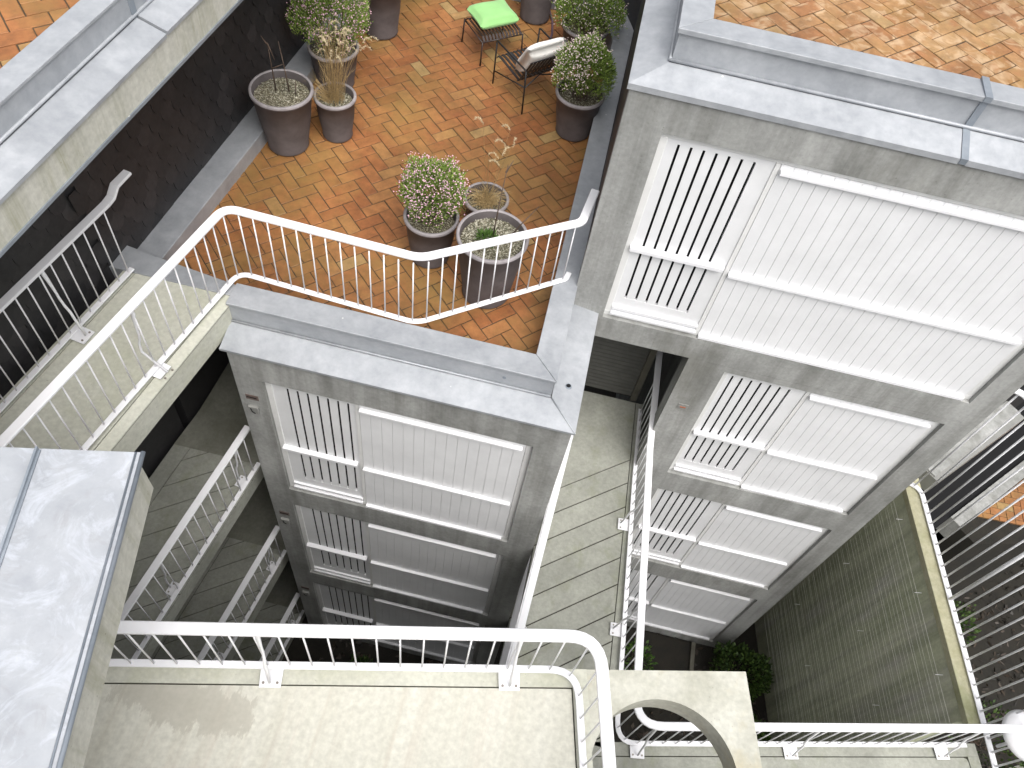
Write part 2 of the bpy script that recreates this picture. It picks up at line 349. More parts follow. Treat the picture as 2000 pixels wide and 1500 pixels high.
# ---- windows: glass and frame, a sliding slatted shutter, a boarded shutter, rails
def window(parent, x0, x1, y, Dt, Db, slat0=0.10, slatw=0.92, first=0.20, label=None):
    """x0..x1 opening, y front plane of the frame, Dt/Db depths of head and sill"""
    zt, zb = Z(Dt), Z(Db)
    f = MB(); fw = 0.07
    f.box(x0, x1, y, y+0.14, zt-fw, zt).box(x0, x1, y, y+0.14, zb, zb+fw).box(x0, x0+fw, y, y+0.14, zb+fw, zt-fw).box(x1-fw, x1, y, y+0.14, zb+fw, zt-fw)
    fr = f.build('window', M['frame'], parent, bevel=0.006)
    if label: fr['label'] = label
    gl = MB(); gl.box(x0+fw, x1-fw, y+0.115, y+0.13, zb+fw, zt-fw); gl.build('glass', M['void'], fr)
    # slatted shutter
    s = MB(); a0 = x0+slat0-0.03; a1 = x0+slat0+slatw; mull = MB().box(a1+0.001, a1+0.043, y-0.002, y+0.055, zb+fw+0.001, zt-fw-0.001); mull.build('mullion', M['frame'], fr); ft = zt-fw-0.004; fb = zb+fw+0.004
    yy0, yy1 = y+0.012, y+0.05
    xs0 = x0+first; step = 0.113; gap = 0.024
    s.box(a0, xs0-gap/2, yy0, yy0+0.013, fb, ft)
    for k in range(6): s.box(xs0+k*step+gap/2, xs0+(k+1)*step-gap/2, yy0+0.002, yy0+0.012, fb+0.24, ft-0.05)
    s.box(xs0+6*step+gap/2, a1, yy0, yy1, fb, ft)
    s.box(xs0-gap/2, xs0+6*step+gap/2, yy0, yy1, ft-0.05, ft).box(xs0-gap/2, xs0+6*step+gap/2, yy0, yy1, fb, fb+0.24)
    s.build('slatted_shutter', M['board'], fr)
    # boarded shutter
    b = MB(); b0, b1 = a1+0.045, x1-fw-0.002; bt, bb = zt-fw-0.002, zb+0.02; n = max(4, round((b1-b0)/0.121)); st = (b1-b0)/n
    for k in range(n): b.box(b0+k*st+0.0013, b0+(k+1)*st-0.0013, y-0.006, y+0.006, bb, bt)
    b.box(b0+0.001, b1-0.001, y+0.0065, y+0.03, zb+fw+0.001, bt-0.001)
    b.build('boarded_shutter', M['board'], fr, bevel=0.002)
    def rail(xa, xb, z, yy, d=0.05, h=0.045):
        r = MB(); r.box(xa, xb, yy-d, yy, z-h/2, z+h/2); r.build('rail', M['white'], fr, bevel=0.004)
    hgt = zt-zb; mid = zt-1.42*hgt/2.52
    rail(a0-0.02, a1-0.02, mid, yy0-0.0015, 0.065, 0.05)
    rail(a0, a1, zb+0.155, yy0-0.0015, 0.03, 0.04); rail(a0, a1, zb+0.07, yy0-0.0015, 0.045, 0.035)
    rail(b0+0.01, b1-0.03, zt-0.135, y-0.0075, 0.05, 0.035); rail(b0, b1-0.02, mid-0.06, y-0.0075, 0.045, 0.04); rail(b0, b1-0.02, zb+0.035, y-0.0075, 0.045, 0.045)
    return fr

def wall_grid(x0, x1, y0, y1, zb, zt, holes):
    """front wall made of blocks around one column of window openings"""
    m = MB(); hx0, hx1 = holes[0][0], holes[0][1]
    m.box(x0, hx0, y0, y1, zb, zt); m.box(hx1, x1, y0, y1, zb, zt)
    z = zt
    for (_, _, t, b) in holes:
        m.box(hx0, hx1, y0, y1, Z(t), z); z = Z(b)
    m.box(hx0, hx1, y0, y1, zb, z)
    return m

# ---- left tower
lt = thing('concrete_tower', 'lower concrete apartment tower with zinc edged roof terrace and white shuttered windows', 'building', (-1.3, 6.5, 0))
def loc(parent, o):                        # keep world placement under an Empty
    o.matrix_parent_inverse = Matrix.Translation(-Vector(parent.location)); return o
def part(mb, name, mat, parent, **k): return loc(parent, mb.build(name, mat, parent, **k))
holesL = [(-2.81, 0.15, 7.45, 9.99), (-2.81, 0.15, 10.45, 12.99), (-2.81, 0.15, 13.45, 15.96)]
part(wall_grid(XL0, XL1, YL, YL+0.24, 0, Z(7.0), holesL), 'wall', M['facade'], lt)
c = MB(); c.box(XL0, XL1, YL+0.2415, 12.5, 0, Z(7.36)); part(c, 'side_wall', M['facade'], lt)
for hx in holesL:
    wv = window(lt, hx[0], hx[1], YL+0.05, hx[2], hx[3], first=0.24, slatw=0.90); loc(lt, wv)
# zinc roof edge : ledge, upstand, cap
def zledge(m, x0, x1, yo, yi, Di, Do, drip=0.035, mitreR=0.0, mitreL=0.0):
    """sloping flashing running along x, outer edge yo (front), inner yi"""
    m.hexa([(x0-mitreL, yo, Z(Do)-drip), (x1+mitreR, yo, Z(Do)-drip), (x1, yi, Z(Do)-drip), (x0, yi, Z(Do)-drip)],
           [(x0-mitreL, yo, Z(Do)), (x1+mitreR, yo, Z(Do)), (x1, yi, Z(Di)), (x0, yi, Z(Di))])
m = MB(); zledge(m, -3.17, 0.21, 4.345, 4.66, 6.89, 6.95, 0.03, mitreR=0.31)
part(m, 'front_flashing', M['zinc'], lt)
m = MB(); m.hexa([(0.21, 4.66, Z(6.98)), (0.52, 4.345, Z(6.98)), (0.52, 5.95, Z(6.98)), (0.21, 5.95, Z(6.98))],
                 [(0.21, 4.66, Z(6.89)), (0.52, 4.345, Z(6.95)), (0.52, 5.95, Z(6.95)), (0.21, 5.95, Z(6.89))])
part(m, 'side_flashing', M['zinc'], lt)
m = MB(); m.tube([(0.21, 4.66, Z(6.888)), (0.52, 4.345, Z(6.947))], 0.009, 6); m.tube([(-3.16, 4.663, Z(6.87)), (0.2, 4.663, Z(6.87))], 0.012, 6)
part(m, 'seam', M['zinc'], lt, smooth=True)
m = MB(); m.box(-3.15, 0.2, 4.675, 4.93, Z(7.0), Z(6.63)); m.box(-0.03, 0.2, 4.9315, 10.55, Z(7.0), Z(6.63)); part(m, 'upstand', M['zinc'], lt)
m = MB(); m.hexa([(-3.17, 4.66, Z(6.628)), (0.215, 4.66, Z(6.628)), (-0.045, 4.945, Z(6.628)), (-3.17, 4.945, Z(6.628))],
                 [(-3.17, 4.66, Z(6.595)), (0.215, 4.66, Z(6.595)), (-0.045, 4.945, Z(6.605)), (-3.17, 4.945, Z(6.605))])
part(m, 'front_cap', M['zinc'], lt, bevel=0.006)
m = MB(); m.hexa([(-0.043, 4.947, Z(6.628)), (0.217, 4.662, Z(6.628)), (0.217, 10.55, Z(6.628)), (-0.043, 10.55, Z(6.628))],
                 [(-0.043, 4.947, Z(6.605)), (0.217, 4.662, Z(6.595)), (0.217, 10.55, Z(6.595)), (-0.043, 10.55, Z(6.605))])
part(m, 'side_cap', M['zinc'], lt, bevel=0.006)
m = MB(); m.lathe([(0.0, 0.012), (0.022, 0.012), (0.028, 0.006), (0.034, 0.008), (0.036, -0.005)], 20, (0.355, 4.87, Z(6.918))); part(m, 'drain_collar', M['zinc_dark'], lt)
m = MB(); m.lathe([(0.0, 0.0145), (0.024, 0.0145)], 20, (0.355, 4.87, Z(6.918))); part(m, 'drain_hole', M['void'], lt)
m = MB(); m.tube([(-0.3, 4.68, Z(6.75)), (-0.3, 4.668, Z(6.75))], 0.018, 14); part(m, 'fixing_disc', M['zinc_dark'], lt)

# ---- terrace
slab = MB(); slab.prism([(-4.6, 4.81), (XL0-0.002, 4.81), (XL0-0.002, 12.5), (-4.3, 12.5)], Z(7.36), Z(7.07)); slab.box(XL0, 0.19, 4.95, 12.5, Z(7.345), Z(7.07))
tag(slab.build('terrace_slab', M['facade']), kind='structure')
herringbone('terrace_paving', [(-4.2, 5.3), (-3.15, 5.22), (-3.15, 12.3), (-3.7, 12.3)], Z(7.0), M['brick'], org=(0.07, 0.03))
bpy.data.objects['terrace_paving'].name = 'terrace_paving_west'
big = herringbone('terrace_paving', [(-4.28, 5.0), (-3.17, 4.92), (-0.02, 4.92), (-0.02, 10.6), (-0.2, 12.4), (-3.75, 12.4)], Z(7.0), M['brick'])
o = bpy.data.objects['terrace_paving_west']
for c_ in list(o.children): bpy.data.objects.remove(c_)
bpy.data.objects.remove(o)

# ---- right tower
rt = thing('concrete_tower', 'taller concrete apartment tower with wide white shutters under a zinc edged roof', 'building', (3, 8, 0))
YR = 5.95
h1 = [(0.57, 4.71, 4.46, 6.99)]
part(wall_grid(0.205, 5.0, YR, YR+0.25, Z(7.345), Z(4.08), h1), 'upper_wall', M['facade'], rt)
h2 = [(2.11, 4.69, 7.45, 9.93), (2.11, 4.69, 10.43, 12.93), (2.11, 4.69, 13.43, 15.93)]
part(wall_grid(1.66, 4.998, YR+0.002, YR+0.26, 0, Z(7.35), h2), 'lower_wall', M['facade'], rt)
c = MB(); c.box(0.26, 4.995, YR+0.2515, 12, Z(7.34), Z(4.1)); part(c, 'upper_block', M['facade'], rt)
c = MB(); c.box(2.0, 4.995, YR+0.2615, 12, 0, Z(7.342)); part(c, 'lower_block', M['facade'], rt)
c = MB(); c.box(0.22, 0.2585, YR+0.252, 10.5, Z(7.0), Z(4.1)); part(c, 'west_cladding', M['slate'], rt)
loc(rt, window(rt, h1[0][0], h1[0][1], YR+0.05, h1[0][2], h1[0][3], first=0.18, slatw=0.93, label='widest window, almost three metres of boards'))
for hx in h2: loc(rt, window(rt, hx[0], hx[1], YR+0.06, hx[2], hx[3], first=0.14, slatw=0.90))
m = MB()
xj = 2.93
for a, b, mr, ml in ((0.47, xj-0.002, 0, 0.29), (xj+0.062, 5.0, 0, 0)): zledge(m, a, b, 5.93, 6.215, 3.965, 4.045, 0.055, mitreL=ml)
part(m, 'front_flashing', M['zinc'], rt)
m = MB(); m.hexa([(0.18, 5.93, Z(4.08)), (0.47, 6.215, Z(4.08)), (0.47, 12, Z(4.08)), (0.18, 12, Z(4.08))],
                 [(0.18, 5.93, Z(4.045)), (0.47, 6.215, Z(3.965)), (0.47, 12, Z(3.965)), (0.18, 12, Z(4.045))])
part(m, 'side_flashing', M['zinc'], rt)
m = MB(); m.box(0.485, 4.98, 6.235, 6.45, Z(4.06), Z(3.70)); m.box(0.485, 0.71, 6.4515, 12, Z(4.06), Z(3.70)); part(m, 'upstand', M['zinc'], rt)
m = MB(); m.tube([(0.47, 6.224, Z(3.945)), (5.0, 6.224, Z(3.945))], 0.016, 6); m.tube([(0.474, 6.22, Z(3.945)), (0.474, 12, Z(3.945))], 0.016, 6); part(m, 'seam', M['zinc'], rt, smooth=True)
m = MB(); m.hexa([(0.465, 6.205, Z(3.698)), (5, 6.205, Z(3.698)), (5, 6.475, Z(3.698)), (0.735, 6.475, Z(3.698))],
                 [(0.465, 6.205, Z(3.65)), (5, 6.205, Z(3.65)), (5, 6.475, Z(3.665)), (0.735, 6.475, Z(3.665))])
part(m, 'front_cap', M['zinc'], rt, bevel=0.006)
m = MB(); m.hexa([(0.463, 6.207, Z(3.698)), (0.733, 6.477, Z(3.698)), (0.733, 12, Z(3.698)), (0.463, 12, Z(3.698))],
                 [(0.463, 6.207, Z(3.65)), (0.733, 6.477, Z(3.665)), (0.733, 12, Z(3.665)), (0.463, 12, Z(3.65))])
part(m, 'side_cap', M['zinc'], rt, bevel=0.006)
m = MB(); m.hexa([(xj, 5.925, Z(4.09)), (xj+0.06, 5.925, Z(4.09)), (xj+0.06, 6.22, Z(4.09)), (xj, 6.22, Z(4.09))],
                 [(xj, 5.925, Z(4.037)), (xj+0.06, 5.925, Z(4.037)), (xj+0.06, 6.22, Z(3.957)), (xj, 6.22, Z(3.957))])
m.box(xj, xj+0.06, 6.2215, 6.2345, Z(4.0), Z(3.66)); m.box(xj, xj+0.06, 6.198, 6.48, Z(3.69), Z(3.642)); part(m, 'cover_strip', M['zinc_dark'], rt)
herr = herringbone('upper_roof_paving', [(0.73, 6.47), (4.99, 6.47), (4.99, 9.2), (0.73, 9.2)], Z(4.0), M['brick_pale'], org=(0.05, 0.02))
# recess behind the open corner: louvred door and pale reveal at the end of the middle walkway
lv = thing('louvred_gate', 'dark horizontal louvre gate closing the far end of the middle walkway', 'gate', (1.15, 7.1, Z(10)))
m = MB(); 
for k in range(30): m.hexa([(0.52, 7.06, Z(9.9)+k*0.085), (1.44, 7.06, Z(9.9)+k*0.085), (1.44, 7.1, Z(9.9)+k*0.085+0.05), (0.52, 7.1, Z(9.9)+k*0.085+0.05)],
                           [(0.52, 7.06, Z(9.9)+k*0.085+0.014), (1.44, 7.06, Z(9.9)+k*0.085+0.014), (1.44, 7.1, Z(9.9)+k*0.085+0.064), (0.52, 7.1, Z(9.9)+k*0.085+0.064)])
part(m, 'louvre_panel', M['louvre'], lv)
m = MB(); m.box(0.5, 1.445, 7.115, 7.15, Z(9.99), Z(7.35)); part(m, 'backing', M['void'], lv)
m = MB(); m.box(1.446, 1.535, 7.05, 7.15, Z(9.995), Z(7.35)); part(m, 'post', M['dark'], lv)

# ---- slate clad building on the left with its own roof edge
SDX = (0.0963, 0.9954)                     # direction of the slate wall
def sl_pt(base, t): return (base[0]+SDX[0]*t, base[1]+SDX[1]*t)
sb = thing('slate_clad_building', 'apartment building clad in dark scalloped slate with overhanging zinc edged roof', 'building', (-5.5, 5, 0))
S0 = (-4.467, 5.01)
def strip(base_pt, t0, t1, o0, o1):        # quad along the wall: offsets across (positive = towards the court)
    nx, ny = SDX[1], -SDX[0]
    q = []
    for t, o in ((t0, o0), (t1, o0), (t1, o1), (t0, o1)): q.append((base_pt[0]+SDX[0]*t+nx*o, base_pt[1]+SDX[1]*t+ny*o))
    return q
m = MB(); m.prism(strip(S0, 0.0, 10, -3.5, 0), 0, Z(4.33)); m.prism([(-4.50, 4.91), (-8, 4.91), (-8.5, -3), (-4.50-7.91*0.1787, -3)], 0, Z(4.33)); part(m, 'wall', M['slate'], sb)
m = MB(); rnd = random.Random(3); nx, ny = SDX[1], -SDX[0]
tw, th_ = 0.21, 0.17
for row in range(-8, 15):
    zb = Z(6.80)-0.105+row*th_
    for k, south in [(k, True) for k in range(-30, 2)]+[(k, False) for k in range(-1, 46)]:
        t = k*tw+(row % 2)*tw/2
        if t > 9.8 or (south and t > 0.15) or (not south and row < 0): continue
        if south: S, SD = (-4.50, 4.91), (0.1759, 0.9844)
        else: S, SD = S0, SDX
        nx, ny = SD[1], -SD[0]
        ww = tw*0.49; l = 0.28; o0 = 0.012+rnd.uniform(0, 0.006); o1 = o0+0.006; tilt = 0.012; out = []
        prof = [(-ww, l), (-ww, 0.10), (-ww*0.8, 0.045), (-ww*0.42, 0.012), (0, 0), (ww*0.42, 0.012), (ww*0.8, 0.045), (ww, 0.10), (ww, l)]
        jx = rnd.uniform(-0.004, 0.004)
        a = []; b = []
        for (u, v) in prof:
            x = S[0]+SD[0]*(t+u+jx); y = S[1]+SD[1]*(t+u+jx); e = 0.020*(1-v/l)
            a.append((x+nx*(o0+e), y+ny*(o0+e), zb+v)); b.append((x+nx*(o0+e+0.007), y+ny*(o0+e+0.007), zb+v))
        n_ = len(prof); m.add(a+b, [list(range(n_-1, -1, -1)) if False else list(range(n_)), list(range(2*n_-1, n_-1, -1))]+[[i, n_+i, n_+(i+1) % n_, (i+1) % n_] for i in range(n_)])
part(m, 'slate_shingles', M['slate'], sb)
E0 = (-3.615, 3.3)                          # on the fascia line
m = MB(); m.prism(strip(E0, -6, 10.5, -4.5, 0), Z(4.37), Z(4.075)); part(m, 'fascia', M['fascia'], sb)
m = MB(); m.prism(strip(E0, -6, 10.5, 0.0015, 0.012), Z(4.39), Z(4.36)); part(m, 'drip_edge', M['zinc_dark'], sb)
def sl_flash(m, t0, t1, oi, oo, Di, Do, dr=0.03):
    q = strip(E0, t0, t1, oi, oo)
    m.add([(*q[0], Z(Do)-dr), (*q[1], Z(Do)-dr), (*q[2], Z(Do)-dr), (*q[3], Z(Do)-dr), (*q[0], Z(Di)), (*q[1], Z(Di)), (*q[2], Z(Do)), (*q[3], Z(Do))],
          [[0, 1, 2, 3], [7, 6, 5, 4], [0, 4, 5, 1], [1, 5, 6, 2], [2, 6, 7, 3], [3, 7, 4, 0]])
m = MB(); sl_flash(m, -6, 1.93, -0.215, 0.02, 3.975, 4.045); sl_flash(m, 1.95, 10.5, -0.215, 0.02, 3.965, 4.035); part(m, 'flashing', M['zinc'], sb)
m = MB(); m.prism(strip(E0, -6, 10.5, -0.41, -0.23), Z(4.07), Z(3.765)); part(m, 'upstand', M['zinc'], sb)
m = MB(); m.tube([(*strip(E0, -6, 0, -0.222, 0)[0], Z(3.955)), (*strip(E0, 0, 10.5, -0.222, 0)[1], Z(3.955))], 0.015, 6); part(m, 'seam', M['zinc'], sb, smooth=True)
m = MB(); m.prism(strip(E0, -6, 10.5, -0.425, -0.215), Z(3.763), Z(3.735)); part(m, 'cap', M['zinc'], sb, bevel=0.006)
m = MB(); m.prism(strip(E0, 1.9, 1.96, -0.2285, -0.218), Z(4.0), Z(3.77)); m.prism(strip(E0, 1.9, 1.97, -0.465, -0.21), Z(3.75), Z(3.73)); part(m, 'cover_strip', M['zinc_dark'], sb)
herringbone('slate_roof_paving', strip(E0, -2.5, 8, -4.4, -0.42), Z(4.0), M['brick'], org=(0.02, 0.05))
# zinc kerb between slate wall and terrace
kb = MB(); q = strip(S0, 0.16, 9.6, 0.0, 0.335); kb.prism([q[0], q[1], (q[2][0]+0.06, q[2][1]), q[3]], Z(7.3), Z(6.80))
k1 = kb.build('zinc_kerb', M['zinc'], bevel=0.008); tag(k1, 'long zinc kerb between dark slate wall and brick terrace', 'kerb')
kb = MB(); kb.prism([(-4.47, 4.80), (-3.172, 4.80), (-3.172, 4.946), (-4.035, 5.055), (-4.44, 5.12)], Z(7.3), Z(6.64))
k1 = kb.build('zinc_threshold', M['zinc'], bevel=0.008); tag(k1, 'flat zinc sill where the pale bridge deck meets the brick terrace', 'threshold')

# ---- walkways and galleries
def strips_poly(poly, ang, pitch, gap, off=0):
    ca, sa = math.cos(R(ang)), math.sin(R(ang)); nx, ny = -sa, ca
    ds = [p[0]*nx+p[1]*ny for p in poly]; k0 = math.floor((min(ds)-off)/pitch)-1; out = []
    for k in range(k0, k0+int((max(ds)-min(ds))/pitch)+4):
        q = clip(poly, nx, ny, off+(k+1)*pitch-gap/2); q = clip(q, -nx, -ny, -(off+k*pitch+gap/2)) if len(q) > 2 else []
        if len(q) > 2: out.append(q)
    return out
def walkway(name, base, tiles, D, th=0.33, mat='walk_low', tilemat=None, base_mat=None):
    m = MB(); m.prism(base, Z(D)-th, Z(D)-0.022)
    o = m.build(name, M[base_mat or mat]); tag(o, kind='structure')
    j = MB(); j.prism(base, Z(D)-0.0219, Z(D)-0.0185); j.build('joint_bed', M['gap'], o)
    t = MB()
    for q in tiles: t.prism(q, Z(D)-0.018, Z(D))
    t.build('slab_tiles', M[tilemat or mat], o)
    return o
# F2 bridge on the left (pale)
dx = 0.1787
def lx(x, y, y0=4.72, s=dx): return x+(y-y0)*s
eE, gE, gW, eW = -3.145, -3.275, -4.20, -4.325
y1, y0_ = 4.798, 0.90
P4 = lambda a, b, ya, yb: [(lx(a, ya), ya), (lx(b, ya), ya), (lx(b, yb), yb), (lx(a, yb), yb)]
walkway('upper_bridge_walkway', P4(eW, eE, y0_, y1), [P4(eW+0.001, gW-0.006, y0_, y1-0.001), P4(gW+0.006, gE-0.006, y0_, y1-0.001), P4(gE+0.006, eE-0.001, y0_, y1-0.001)], 6.65, 0.33, 'slab')
# F1 and lower walkways on the left
for i, D in enumerate((10, 13, 16)):
    s = 0.147; e = -3.285
    f = lambda a, y: a+(y-4.6)*s
    Q = lambda a, b, ya, yb: [(f(a, ya), ya), (f(b, ya), ya), (f(b, yb), yb), (f(a, yb), yb)]
    inner = Q(-4.27, e-0.001, 1.2, 4.62); tl = strips_poly(inner, 36, 0.30, 0.012, 0.1)
    if D == 16: tl = strips_poly(inner, 36, 0.3, 0.012)
    walkway('left_lower_walkway', Q(-4.5, e, 1.2, 4.62), tl+[Q(-4.498, -4.282, 1.2, 4.62)], D, 0.30)
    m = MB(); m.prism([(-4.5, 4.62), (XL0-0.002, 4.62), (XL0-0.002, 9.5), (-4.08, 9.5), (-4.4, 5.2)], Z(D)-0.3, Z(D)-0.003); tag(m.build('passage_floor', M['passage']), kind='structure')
m = MB(); m.box(-4.4, XL0-0.002, 9.5, 9.7, 0, Z(7.36)); o = m.build('passage_wall', M['dark']); tag(o, 'wall coloured dark for shadow, closing the covered passage beside the left tower', 'wall')  # dark colour stands for the shadow at the passage end
# middle walkway
def mid(D):
    L = lambda y: 0.50; Rr = lambda y: 1.655+(7.03-y)*0.040
    rg = lambda y: Rr(y)-0.115
    poly = [(0.502, 2.2), (rg(2.2), 2.2), (rg(7.03), 7.03), (0.502, 7.03)]
    a = clip(poly, 0, 1, 5.9)            # jointed part
    near = [q for q in strips_poly(poly, 38, 0.303, 0.016, 3.49) ]
    far = []
    tiles = []
    for q in near:
        if sum(p[1] for p in q)/len(q) < 5.45: tiles.append(q)
        else: far.append(q)
    n = (-math.sin(R(38)), math.cos(R(38))); lim = max(max(p[0]*n[0]+p[1]*n[1] for p in q) for q in tiles)
    tiles.append(clip(poly, -n[0], -n[1], -(lim+0.013)))
    tiles.append([(rg(2.2)+0.012, 2.2), (Rr(2.2), 2.2), (Rr(7.03), 7.03), (rg(7.03)+0.012, 7.03)])
    return walkway('middle_walkway', [(0.50, 2.2), (Rr(2.2), 2.2), (Rr(7.03), 7.03), (0.5, 7.03)], tiles, D, 0.3)
mid(10); mid(13)
# near galleries, turned thirteen degrees
GA = R(12.9); gu = (math.cos(GA), math.sin(GA)); gv = (math.sin(GA), -math.cos(GA))
def gp(o, a, b): return (o[0]+gu[0]*a+gv[0]*b, o[1]+gu[1]*a+gv[1]*b)
GO = (2.25, 2.313)                         # outer corner of the upper near slab
bm = bmesh.new()
outer = [gp(GO, -7, 0), gp(GO, 0, 0), gp(GO, 0, 5), gp(GO, -7, 5)]
hc, hr = (1.667, 1.354), 0.58
ring = [(hc[0]+hr*math.cos(2*math.pi*k/64), hc[1]+hr*math.sin(2*math.pi*k/64)) for k in range(64)]
ov = [bm.verts.new((*p, Z(6.665))) for p in outer]; rv = [bm.verts.new((*p, Z(6.665))) for p in ring]
ed = [bm.edges.new((ov[i], ov[(i+1) % 4])) for i in range(4)]+[bm.edges.new((rv[i], rv[(i+1) % 64])) for i in range(64)]
bmesh.ops.triangle_fill(bm, use_beauty=True, edges=ed)
ext = bmesh.ops.extrude_face_region(bm, geom=bm.faces[:]); vs = [x for x in ext['geom'] if isinstance(x, bmesh.types.BMVert)]
bmesh.ops.translate(bm, verts=vs, vec=(0, 0, -0.27)); bmesh.ops.recalc_face_normals(bm, faces=bm.faces[:])
me = bpy.data.meshes.new('near_gallery'); bm.to_mesh(me); bm.free(); me.materials.append(M['ring'])
ng = bpy.data.objects.new('near_gallery', me); sc.collection.objects.link(ng); tag(ng, kind='structure')
# its screed panel and edge strip, raised a little
GI = gp(GO, -1.468, 0.157)
t = MB(); t.prism([GI, gp(GI, 0, 4.5), gp(GI, -5.4, 4.5), gp(GI, -5.4, 0)], Z(6.665)+0.004, Z(6.665)+0.016); t.build('screed_panel', M['board_slab'], ng)
t = MB(); t.prism([gp(GI, 0.006, -0.006), gp(GI, 0.006, 4.5), gp(GI, 0.0, 4.5), gp(GI, 0.0, 0), gp(GI, -5.4, 0), gp(GI, -5.4, -0.006)], Z(7)+0.002, Z(7)+0.006) if False else None
e1 = MB(); e1.prism([gp(GO, -6.9, 0.002), gp(GI, 0.133, -0.155), gp(GI, 0.133, -0.012), gp(GI, -5.4, -0.012)], Z(6.665)+0.004, Z(6.665)+0.016)
e1.prism([gp(GI, 0.133, -0.0105), gp(GI, 0.133, 4.5), gp(GI, 0.012, 4.5), gp(GI, 0.012, -0.0105)], Z(6.665)+0.004, Z(6.665)+0.016)
e1.build('edge_strip', M['slab'], ng)
gb_ = MB(); gb_.prism([gp(GI, 0.02, -0.02), gp(GI, 0.02, 0.0), gp(GI, -5.4, 0.0), gp(GI, -5.4, -0.02)], Z(6.665)+0.0005, Z(6.665)+0.003)
gb_.prism([gp(GI, -0.012, 0.001), gp(GI, 0.02, 0.001), gp(GI, 0.02, 4.5), gp(GI, -0.012, 4.5)], Z(6.665)+0.0005, Z(6.665)+0.003); gb_.build('groove', M['gap'], ng)
# F1 near gallery
FO = (6.22, 3.285)
walkway('lower_near_gallery', [gp(FO, -10.8, 0), gp(FO, 0, 0), gp(FO, 0, 3.4), gp(FO, -10.8, 3.4)],
        [[gp(FO, -10.7, 0.001), gp(FO, -0.001, 0.001), gp(FO, -0.001, 3.3), gp(FO, -0.15, 3.3), gp(FO, -0.15, 0.19), gp(FO, -0.19, 0.15), gp(FO, -10.7, 0.15)][:0] or [gp(FO, -10.7, 0.001), gp(FO, -0.001, 0.001), gp(FO, -0.001, 0.148), gp(FO, -10.7, 0.148)],
         [gp(FO, -0.001, 0.1495), gp(FO, -0.001, 3.3), gp(FO, -0.14, 3.3), gp(FO, -0.14, 0.1495)],
         [gp(FO, -10.7, 0.16), gp(FO, -0.2, 0.16), gp(FO, -0.165, 0.175), gp(FO, -0.152, 0.21), gp(FO, -0.152, 3.3), gp(FO, -10.7, 3.3)]], 10, 0.28)
walkway('lowest_near_gallery', [gp(FO, -10.8, 0.1), gp(FO, -3, 0.1), gp(FO, -3, 3.4), gp(FO, -10.8, 3.4)], [[gp(FO, -10.7, 0.11), gp(FO, -3.01, 0.11), gp(FO, -3.01, 3.3), gp(FO, -10.7, 3.3)]], 13, 0.28)

# ---- near canopy roof with old zinc
cr = thing('canopy_roof', 'flat canopy roof of old patinated zinc over concrete, nearest on the left', 'roof', (-3, 0, Z(4)))
CO = (-1.92, 1.75)
def cp(a, b): return (CO[0]-gu[0]*a+gv[0]*b, CO[1]-gu[1]*a+gv[1]*b)
m = MB(); m.prism([cp(0.025, 0.03), cp(4.2, 0.03), cp(4.2, 4), cp(0.025, 4)], Z(4.34), Z(4.012)); part(m, 'concrete_edge', M['fascia'], cr)
m = MB(); m.prism([cp(-0.005, -0.005), cp(4.2, -0.005), cp(4.2, 4), cp(-0.005, 4)], Z(4.011), Z(3.985)); part(m, 'zinc_sheet', M['zinc_old'], cr, bevel=0.004)
m = MB(); m.tube([(*cp(0.0, -0.005), Z(3.985)), (*cp(0.0, 4), Z(3.985))], 0.013, 8); m.tube([(*cp(0.035, 0), Z(3.981)), (*cp(0.035, 4), Z(3.981))], 0.006, 6)
part(m, 'edge_roll', M['zinc_dark'], cr, smooth=True)
for a in (0.52, 1.04, 1.56):
    m = MB(); q = [cp(a, 0), cp(a+0.012, 0), cp(a+0.012, 4), cp(a, 4)]; m.prism(q, Z(3.984), Z(3.957)); q = [cp(a-0.012, 0.01), cp(a+0.001, 0.01), cp(a+0.001, 4), cp(a-0.012, 4)]; m.prism(q, Z(3.984), Z(3.975))
    part(m, 'standing_seam', M['zinc_dark'], cr)
m = MB(); m.prism([cp(2.6, 0.5), cp(4.0, 0.5), cp(4.0, 4), cp(2.6, 4)], 0, Z(4.3405)); part(m, 'supporting_wall', M['facade'], cr)

# ---- unseen building added behind the viewer to darken the court; galleries join it
bb_ = thing('added_shade_building', 'unseen concrete building added behind the viewer to shade the court, carrying the near galleries', 'building', (2, -3, 0))
m = MB(); m.prism([gp(GO, -12, 2.75), gp(GO, 1.0, 2.75), gp(GO, 1.0, 9), gp(GO, -12, 9)], 0, Z(4.345)); part(m, 'wall', M['facade'], bb_)
m = MB(); m.prism([gp(GO, -2.0, 2.70), gp(GO, 1.04, 2.70), gp(GO, 1.04, 9), gp(GO, -2.0, 9)], Z(4.344), Z(4.2)); part(m, 'roof', M['zinc'], bb_)

